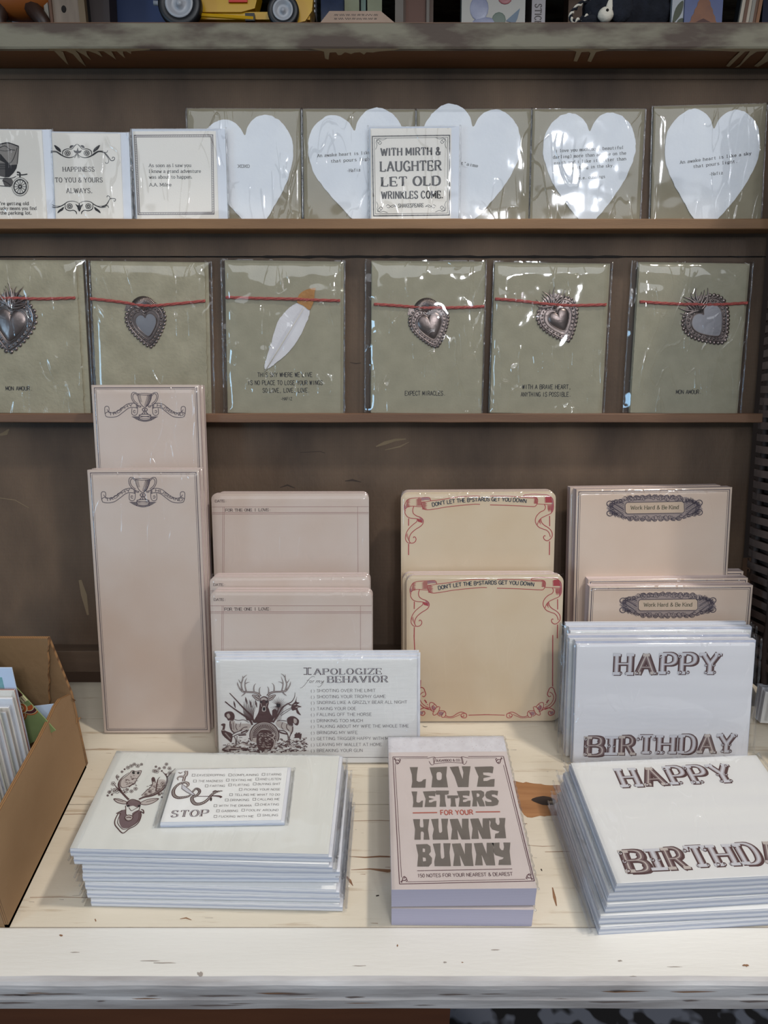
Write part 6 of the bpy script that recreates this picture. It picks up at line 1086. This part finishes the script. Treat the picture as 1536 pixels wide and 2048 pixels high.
wide_pack('deer_card_pack', 'large white card pack with an engraved deer head, top of the left pile', Fe, we, he, .0072, art, 'deer card packs in the left pile', 131, mat=LAIDE, ml=.001, mr=.006, mt=.001, gap=.0006, amp=.0002)
for k in range(6):
    ox = [.003, .006, .004, .007, .006, .008][k]; rr_ = [-.5, .6, 1.2, -.3, .4, .2][k]; M = Fe.M() @ Matrix.Translation((ox-.001, -.0005*k-.0002, -.0080*(k+1)+.0001)) @ Matrix.Rotation(math.radians(rr_), 4, 'Z')
    wide_pack('deer_card_pack', 'plain edged card pack in the left pile, %s' % ['second from the top', 'third from the top', 'fourth from the top', 'third from the bottom', 'second from the bottom', 'at the very bottom'][k], Fr(M.translation, M.col[0].xyz, M.col[1].xyz), we-.001, he, .0070, None, 'deer card packs in the left pile', 140+k, ml=.004+.001*(k % 3), mr=.005, mt=.002)
Fs, ws_, hs_ = flat_frame(zt+.0058, *EZ((597, 150), (1165, 147), (520, 421))); art = MB(); BX = pm('ink_box_grey', (92, 84, 86), rough=.7)
rows = [(193, [(683, 'EAVESDROPPING', 700, 843, -8), (870, 'COMPLAINING', 883, 1015, -9), (1041, 'STARING', 1057, 1132, -12)]), (217, [(690, 'THE MADNESS', 707, 832, -2), (858, 'TEXTING ME', 874, 983, -7), (1009, 'AND LISTEN', 1023, 1130, -12)]), (240, [(750, 'FARTING', 767, 843, 0), (870, 'FLIRTING', 887, 968, -5), (996, 'BUYING SHIT', 1012, 1127, -10)]), (260, [(924, 'PICKING YOUR NOSE', 942, 1126, -2)]), (286, [(875, 'TELLING ME WHAT TO DO', 893, 1125, -1)]), (312, [(853, 'DRINKING', 870, 967, 0), (994, 'CALLING ME', 1010, 1123, -4)]), (341, [(795, 'WITH THE DRAMA', 813, 980, 0), (1007, 'CHEATING', 1023, 1120, -6)]), (368, [(808, 'GABBING', 826, 910, 0), (937, "FOOLIN' AROUND", 954, 1117, -4)]), (396, [(795, 'FUCKING WITH ME', 813, 990, 0), (1018, 'SMILING', 1036, 1115, -6)])]
for y, its in rows:
    for bx_, s, x0, x1, dy in its:
        q = EZ((bx_-7, y+dy+1), (bx_+8, y+dy+1), (bx_+9, y+dy-10), (bx_-6, y+dy-10)); line(art, Fs, q, .8, BX, 1, False, True); text(art, Fs, s, EZ((x0, y+dy+1))[0], EZ((x1, y+dy))[0], 3.9, 'wide', BX, 1, wmul=1.1)
text(art, Fs, 'STOP', EZ((568, 395))[0], EZ((752, 390))[0], 12.5, 'slab', FB, 1); text(art, Fs, 'STOP', EZ((568, 395))[0], EZ((752, 390))[0], 12.5, 'sans', INKL, 2, wmul=.42)
def sl(p, w, m=None, l=1, c=False): line(art, Fs, D(*p), w, m or K, l, True, c, 5)
sn = [([(985, 205), (1010, 215), (1035, 200)], [2, 3, 1]), ([(1085, 190), (1080, 240), (1040, 255), (1000, 255), (975, 275), (985, 300)], [5, 5, 5, 4, 3, 1.5]), ([(1060, 190), (1075, 215), (1060, 255), (1045, 310)], [4, 5, 6, 6]), ([(1055, 320), (1095, 335), (1100, 360), (1080, 375)], [5, 6, 5, 3]), ([(1060, 325), (1000, 340), (950, 380), (925, 430), (935, 480), (980, 505), (1040, 502), (1100, 490), (1130, 470)], [5, 5.5, 6, 7, 7, 6.4, 6, 5, 3]),
      ([(1150, 440), (1190, 400), (1225, 410), (1235, 440), (1200, 480), (1150, 500), (1150, 540), (1180, 575), (1230, 580), (1290, 560), (1340, 520), (1380, 470), (1440, 435), (1510, 425)], [4, 5, 6, 6, 6, 7, 7.5, 7.5, 7, 7, 6.5, 6, 5, 1.5])]
for p, w_ in sn: sl(p, w_); sl(p, [x*.4 for x in w_], LB, 2)
for p, w_ in sn[4:]:
    q = smoothp(p, False, 6)
    for i in range(0, len(q)-1, 2): line(art, Fs, D((q[i][0]-5, q[i][1]-7), (q[i][0]+5, q[i][1]+7)), .9, INKB, 3)
fill(art, Fs, D((1030, 345), (1100, 400), (1180, 470), (1160, 482), (1080, 440), (1025, 400)), INKL, 4, False); line(art, Fs, D((1030, 345), (1100, 400), (1180, 470), (1160, 482), (1080, 440), (1025, 400)), 1, K, 5, False, True); sl([(1210, 490), (1330, 490), (1400, 485), (1470, 490), (1495, 505)], [1.4, 1.4, 2.5, 4, 5], K, 3); sl([(1370, 545), (1375, 515), (1365, 540)], 3, K, 3); sl([(1390, 440), (1420, 425), (1450, 440)], 2.4, K, 3)
wide_pack('stop_card_pack', 'small white STOP checklist card pack with a snake, lying on the deer card pile', Fs, ws_, hs_, .0048, art, None, 151, mat=WHITE, ml=.005, mr=.005, mt=.0015, gap=.0006, amp=.00025)
# ============================================================ love letters notepads
PZ = Z(740, 1460, .24089); zt = .0361; Fv, wv_, hv = flat_frame(zt, *PZ((150, 58), (1110, 60), (205, 1330))); hv -= .0004
LV = pm('soft_pink_grey_cover', (200, 188, 184), (214, 202, 198), 14, .75, .15, 400, contrast=.3); LVE = pages('lilac_page_edges', (184, 180, 198), (174, 170, 190), 1700); CANV = pm('speckled_binding', (206, 202, 206), (222, 220, 224), 120, .8, .2, 400)
art = MB(); G1 = pm('ink_stone', (108, 100, 94), (120, 112, 105), 90, .7)
SP = Fv.loc(PZ((160, 186))[0])[1]
art.add([(0, SP, .00006), (wv_, SP, .00006), (wv_, 0, .00006), (0, 0, .00006)], [(0, 1, 2, 3)], CANV)
for k in range(60): x, y = wv_*rs.random(), SP*rs.random(); art.rib([(x, y), (x+.0004, y+.0002)], .00025, .0001, G1 if k % 3 else INKC)
rows = [('LOVE', [(330, 465, 310, 480), (495, 648, 305, 477), (662, 835, 303, 475), (868, 1035, 303, 472)]), ('LETTERS', [(345, 440, 512, 642), (440, 552, 508, 640), (545, 655, 505, 638), (640, 735, 545, 637), (722, 835, 505, 637), (842, 955, 503, 635), (950, 1070, 502, 633)]), ('HUNNY', [(358, 495, 742, 912), (508, 652, 738, 912), (662, 832, 738, 910), (832, 1005, 735, 905), (985, 1130, 732, 900)]), ('BUNNY', [(382, 515, 948, 1135), (522, 672, 942, 1132), (680, 860, 942, 1130), (862, 1040, 938, 1125), (1010, 1172, 936, 1122)])]
SH = {'L': [[(0, 0), (.5, 0), (.44, .35), (.42, .66), (.55, .72), (.72, .7), (.85, .6), (1, .58), (.96, 1), (.1, 1), (.16, .7), (.13, .35)]],
 'O': [[(0, .04), (.95, 0), (.9, .45), (1, 1), (.1, 1), (.16, .5)]],
 'V': [[(0, .03), (.42, 0), (.5, .3), (.62, .62), (.66, .3), (.58, 0), (1, 0), (.93, .5), (.9, 1), (.4, 1), (.24, .5)]],
 'E': [[(0, .03), (.85, 0), (.95, .04), (.9, .34), (.72, .3), (.42, .3), (.44, .42), (.82, .5), (.6, .54), (.44, .58), (.44, .72), (.62, .72), (.8, .64), (1, .62), (.98, 1), (.12, 1), (.2, .5)]],
 'T': [[(0, 0), (1, 0), (.98, .22), (.78, .26), (.7, .24), (.72, .6), (.8, 1), (.3, 1), (.34, .6), (.32, .24), (.04, .26)]],
 'R': [[(0, .02), (.7, 0), (.92, .1), (.95, .34), (.78, .52), (.92, .75), (1, 1), (.6, 1), (.48, .74), (.4, .6), (.42, 1), (.06, 1), (.12, .5)]],
 'S': [[(.95, .04), (.9, .34), (.7, .26), (.5, .27), (.52, .38), (.85, .5), (1, .68), (.92, .92), (.6, 1), (.1, 1), (.04, .66), (.25, .74), (.5, .74), (.48, .62), (.15, .5), (.04, .3), (.15, .08), (.5, 0)]],
 'H': [[(0, 0), (.42, 0), (.4, .3), (.45, .4), (.62, .4), (.64, .3), (.6, 0), (.98, 0), (.9, .5), (1, 1), (.64, 1), (.66, .68), (.6, .6), (.48, .6), (.46, .7), (.46, 1), (.08, 1), (.12, .5)]],
 'U': [[(0, .02), (.42, 0), (.42, .4), (.46, .66), (.56, .68), (.64, .6), (.62, .3), (.58, 0), (.98, 0), (.92, .4), (1, 1), (.1, 1), (.08, .8), (.16, .5)]],
 'N': [[(0, .02), (.4, 0), (.6, .5), (.6, 0), (.92, 0), (.92, .4), (1, 1), (.58, 1), (.36, .5), (.42, 1), (.06, 1), (.12, .5)]],
 'Y': [[(0, .02), (.4, 0), (.4, .22), (.5, .34), (.6, .34), (.64, .2), (.6, 0), (.96, 0), (.92, .4), (1, 1), (.35, 1), (.38, .78), (.56, .74), (.62, .66), (.5, .64), (.2, .56), (.08, .4), (.12, .2)]],
 'B': [[(0, .02), (.7, 0), (.9, .1), (.93, .34), (.8, .46), (1, .62), (.98, .86), (.8, 1), (.08, 1), (.14, .5)]]}
HOLES = {'O': [[(.42, .28), (.58, .27), (.66, .36), (.65, .6), (.58, .66), (.44, .66), (.38, .58), (.37, .36)]], 'R': [[(.38, .2), (.5, .2), (.6, .28), (.56, .4), (.4, .42)]], 'B': [[(.42, .2), (.56, .22), (.56, .36), (.42, .36)], [(.42, .6), (.6, .62), (.62, .76), (.44, .78)]]}
for wd0, bxs in rows:
    for ch, (x0, x1, y0, y1) in zip(wd0, bxs):
        tilt = -.004*(x1-x0)
        mp = lambda p: PZ(*[(x0+(x1-x0)*u, y0+(y1-y0)*v) for u, v in p])
        for s_ in SH[ch]: fill(art, Fv, mp(s_), G1, 3, False)
        for s_ in HOLES.get(ch, []): fill(art, Fv, mp(s_), LV, 4, False)
text(art, Fv, 'FOR YOUR', PZ((588, 706))[0], PZ((855, 702))[0], 9, 'blk', INKC, 3); line(art, Fv, PZ((355, 690), (558, 687)), 2.6, INKC, 3); line(art, Fv, PZ((878, 682), (1080, 680)), 2.6, INKC, 3)
line(art, Fv, PZ((392, 1170), (1180, 1155)), 1.2, INKP, 3); text(art, Fv, '150 NOTES FOR YOUR NEAREST & DEAREST', PZ((400, 1225))[0], PZ((1186, 1210))[0], 6.6, 'sans', pm('ink_mauve_grey', (112, 92, 94), rough=.7), 3)
for a, q in (((185, 225), 1.2), ((200, 238), .9)): pass
line(art, Fv, PZ((190, 225), (480, 225)), 1.3, INKP, 3); line(art, Fv, PZ((815, 222), (1105, 220)), 1.3, INKP, 3); line(art, Fv, PZ((250, 238), (475, 236)), .7, INKP, 3); line(art, Fv, PZ((818, 234), (1050, 232)), .7, INKP, 3)
line(art, Fv, PZ((190, 225), (245, 1280)), 1.2, INKP, 3); line(art, Fv, PZ((208, 280), (262, 1225)), .8, INKP, 3); line(art, Fv, PZ((1108, 220), (1365, 1255)), 1.4, INKP, 3); line(art, Fv, PZ((1108, 290), (1340, 1205)), .8, INKP, 3); line(art, Fv, PZ((245, 1280), (1365, 1255)), 1.4, INKP, 3); line(art, Fv, PZ((310, 1262), (1290, 1240)), .8, INKP, 3)
for cx, cy, sx_, sy_ in ((205, 240, 1, 1), (1092, 236, -1, 1), (262, 1262, 1, -1), (1345, 1240, -1, -1)):
    for p in ([(-8, 0), (10, 10), (30, 12), (42, 26), (30, 38), (20, 28)], [(0, -8), (8, 18), (12, 36), (24, 44), (36, 34)], [(38, 0), (48, 10), (40, 20), (30, 8)]): line(art, Fv, PZ(*[(cx+a*sx_, cy+q*sy_) for a, q in p]), 1.5, INKP, 3, True)
for p in ([(475, 238), (520, 226), (540, 232), (530, 282), (510, 290), (490, 262)], [(818, 234), (770, 224), (758, 230), (770, 278), (790, 284), (805, 258)], [(530, 232), (650, 226), (762, 228)], [(535, 282), (650, 270), (768, 276)], [(525, 232), (532, 282)], [(765, 228), (775, 276)]): line(art, Fv, PZ(*p), 1, INKP, 3, len(p) > 2)
text(art, Fv, 'SUGARBOO & CO.', PZ((548, 264))[0], PZ((752, 260))[0], 4.2, 'sansb', INKP, 3, wmul=.8)
def lovepad(label, F, w, h, t_, art, sd):
    t = thing('love_letters_notepad', label, 'notepad', F.M(), 'LOVE LETTERS notepads'); b = MB(); b.box(0, w, -h, 0, -t_, 0, LVE); b.add([(0, -h, .00002), (w, -h, .00002), (w, 0, .00002), (0, 0, .00002)], [(0, 1, 2, 3)], LV)
    if art: b.merge(art)
    b.build('paper_block', t); sleeve(t, w, h, t_, .0008, .0012, .0006, .0006, .0008, .0002, sd, FILM2, 'shrink_wrap', fr=30, back=False, seam=False)
    b = MB()                                     # heat-sealed crimped edge
    for (xx) in (w+.0012,):
        p = [(xx+.0004*math.sin(i*1.9), -h*i/70, -.0012+.0004*math.sin(i*2.3)) for i in range(71)]; b.tube(p, [.0007+.0003*math.sin(i*2.9) for i in range(71)], FILMC, 6)
    b.build('crimped_seal', t, smooth=True); return t
lovepad('LOVE LETTERS FOR YOUR HUNNY BUNNY notepad on top of an identical pad', Fv, wv_, hv, .0172, art, 161)
M = Fv.M() @ Matrix.Translation((0, -hv-.0004, -.0186)) @ Matrix.Rotation(math.radians(-1.2), 4, 'Z') @ Matrix.Translation((0, hv, 0))
lovepad('lower plain edged notepad beneath the LOVE LETTERS pad', Fr(M.translation, M.col[0].xyz, M.col[1].xyz), wv_-.001, hv, .0172, None, 162)
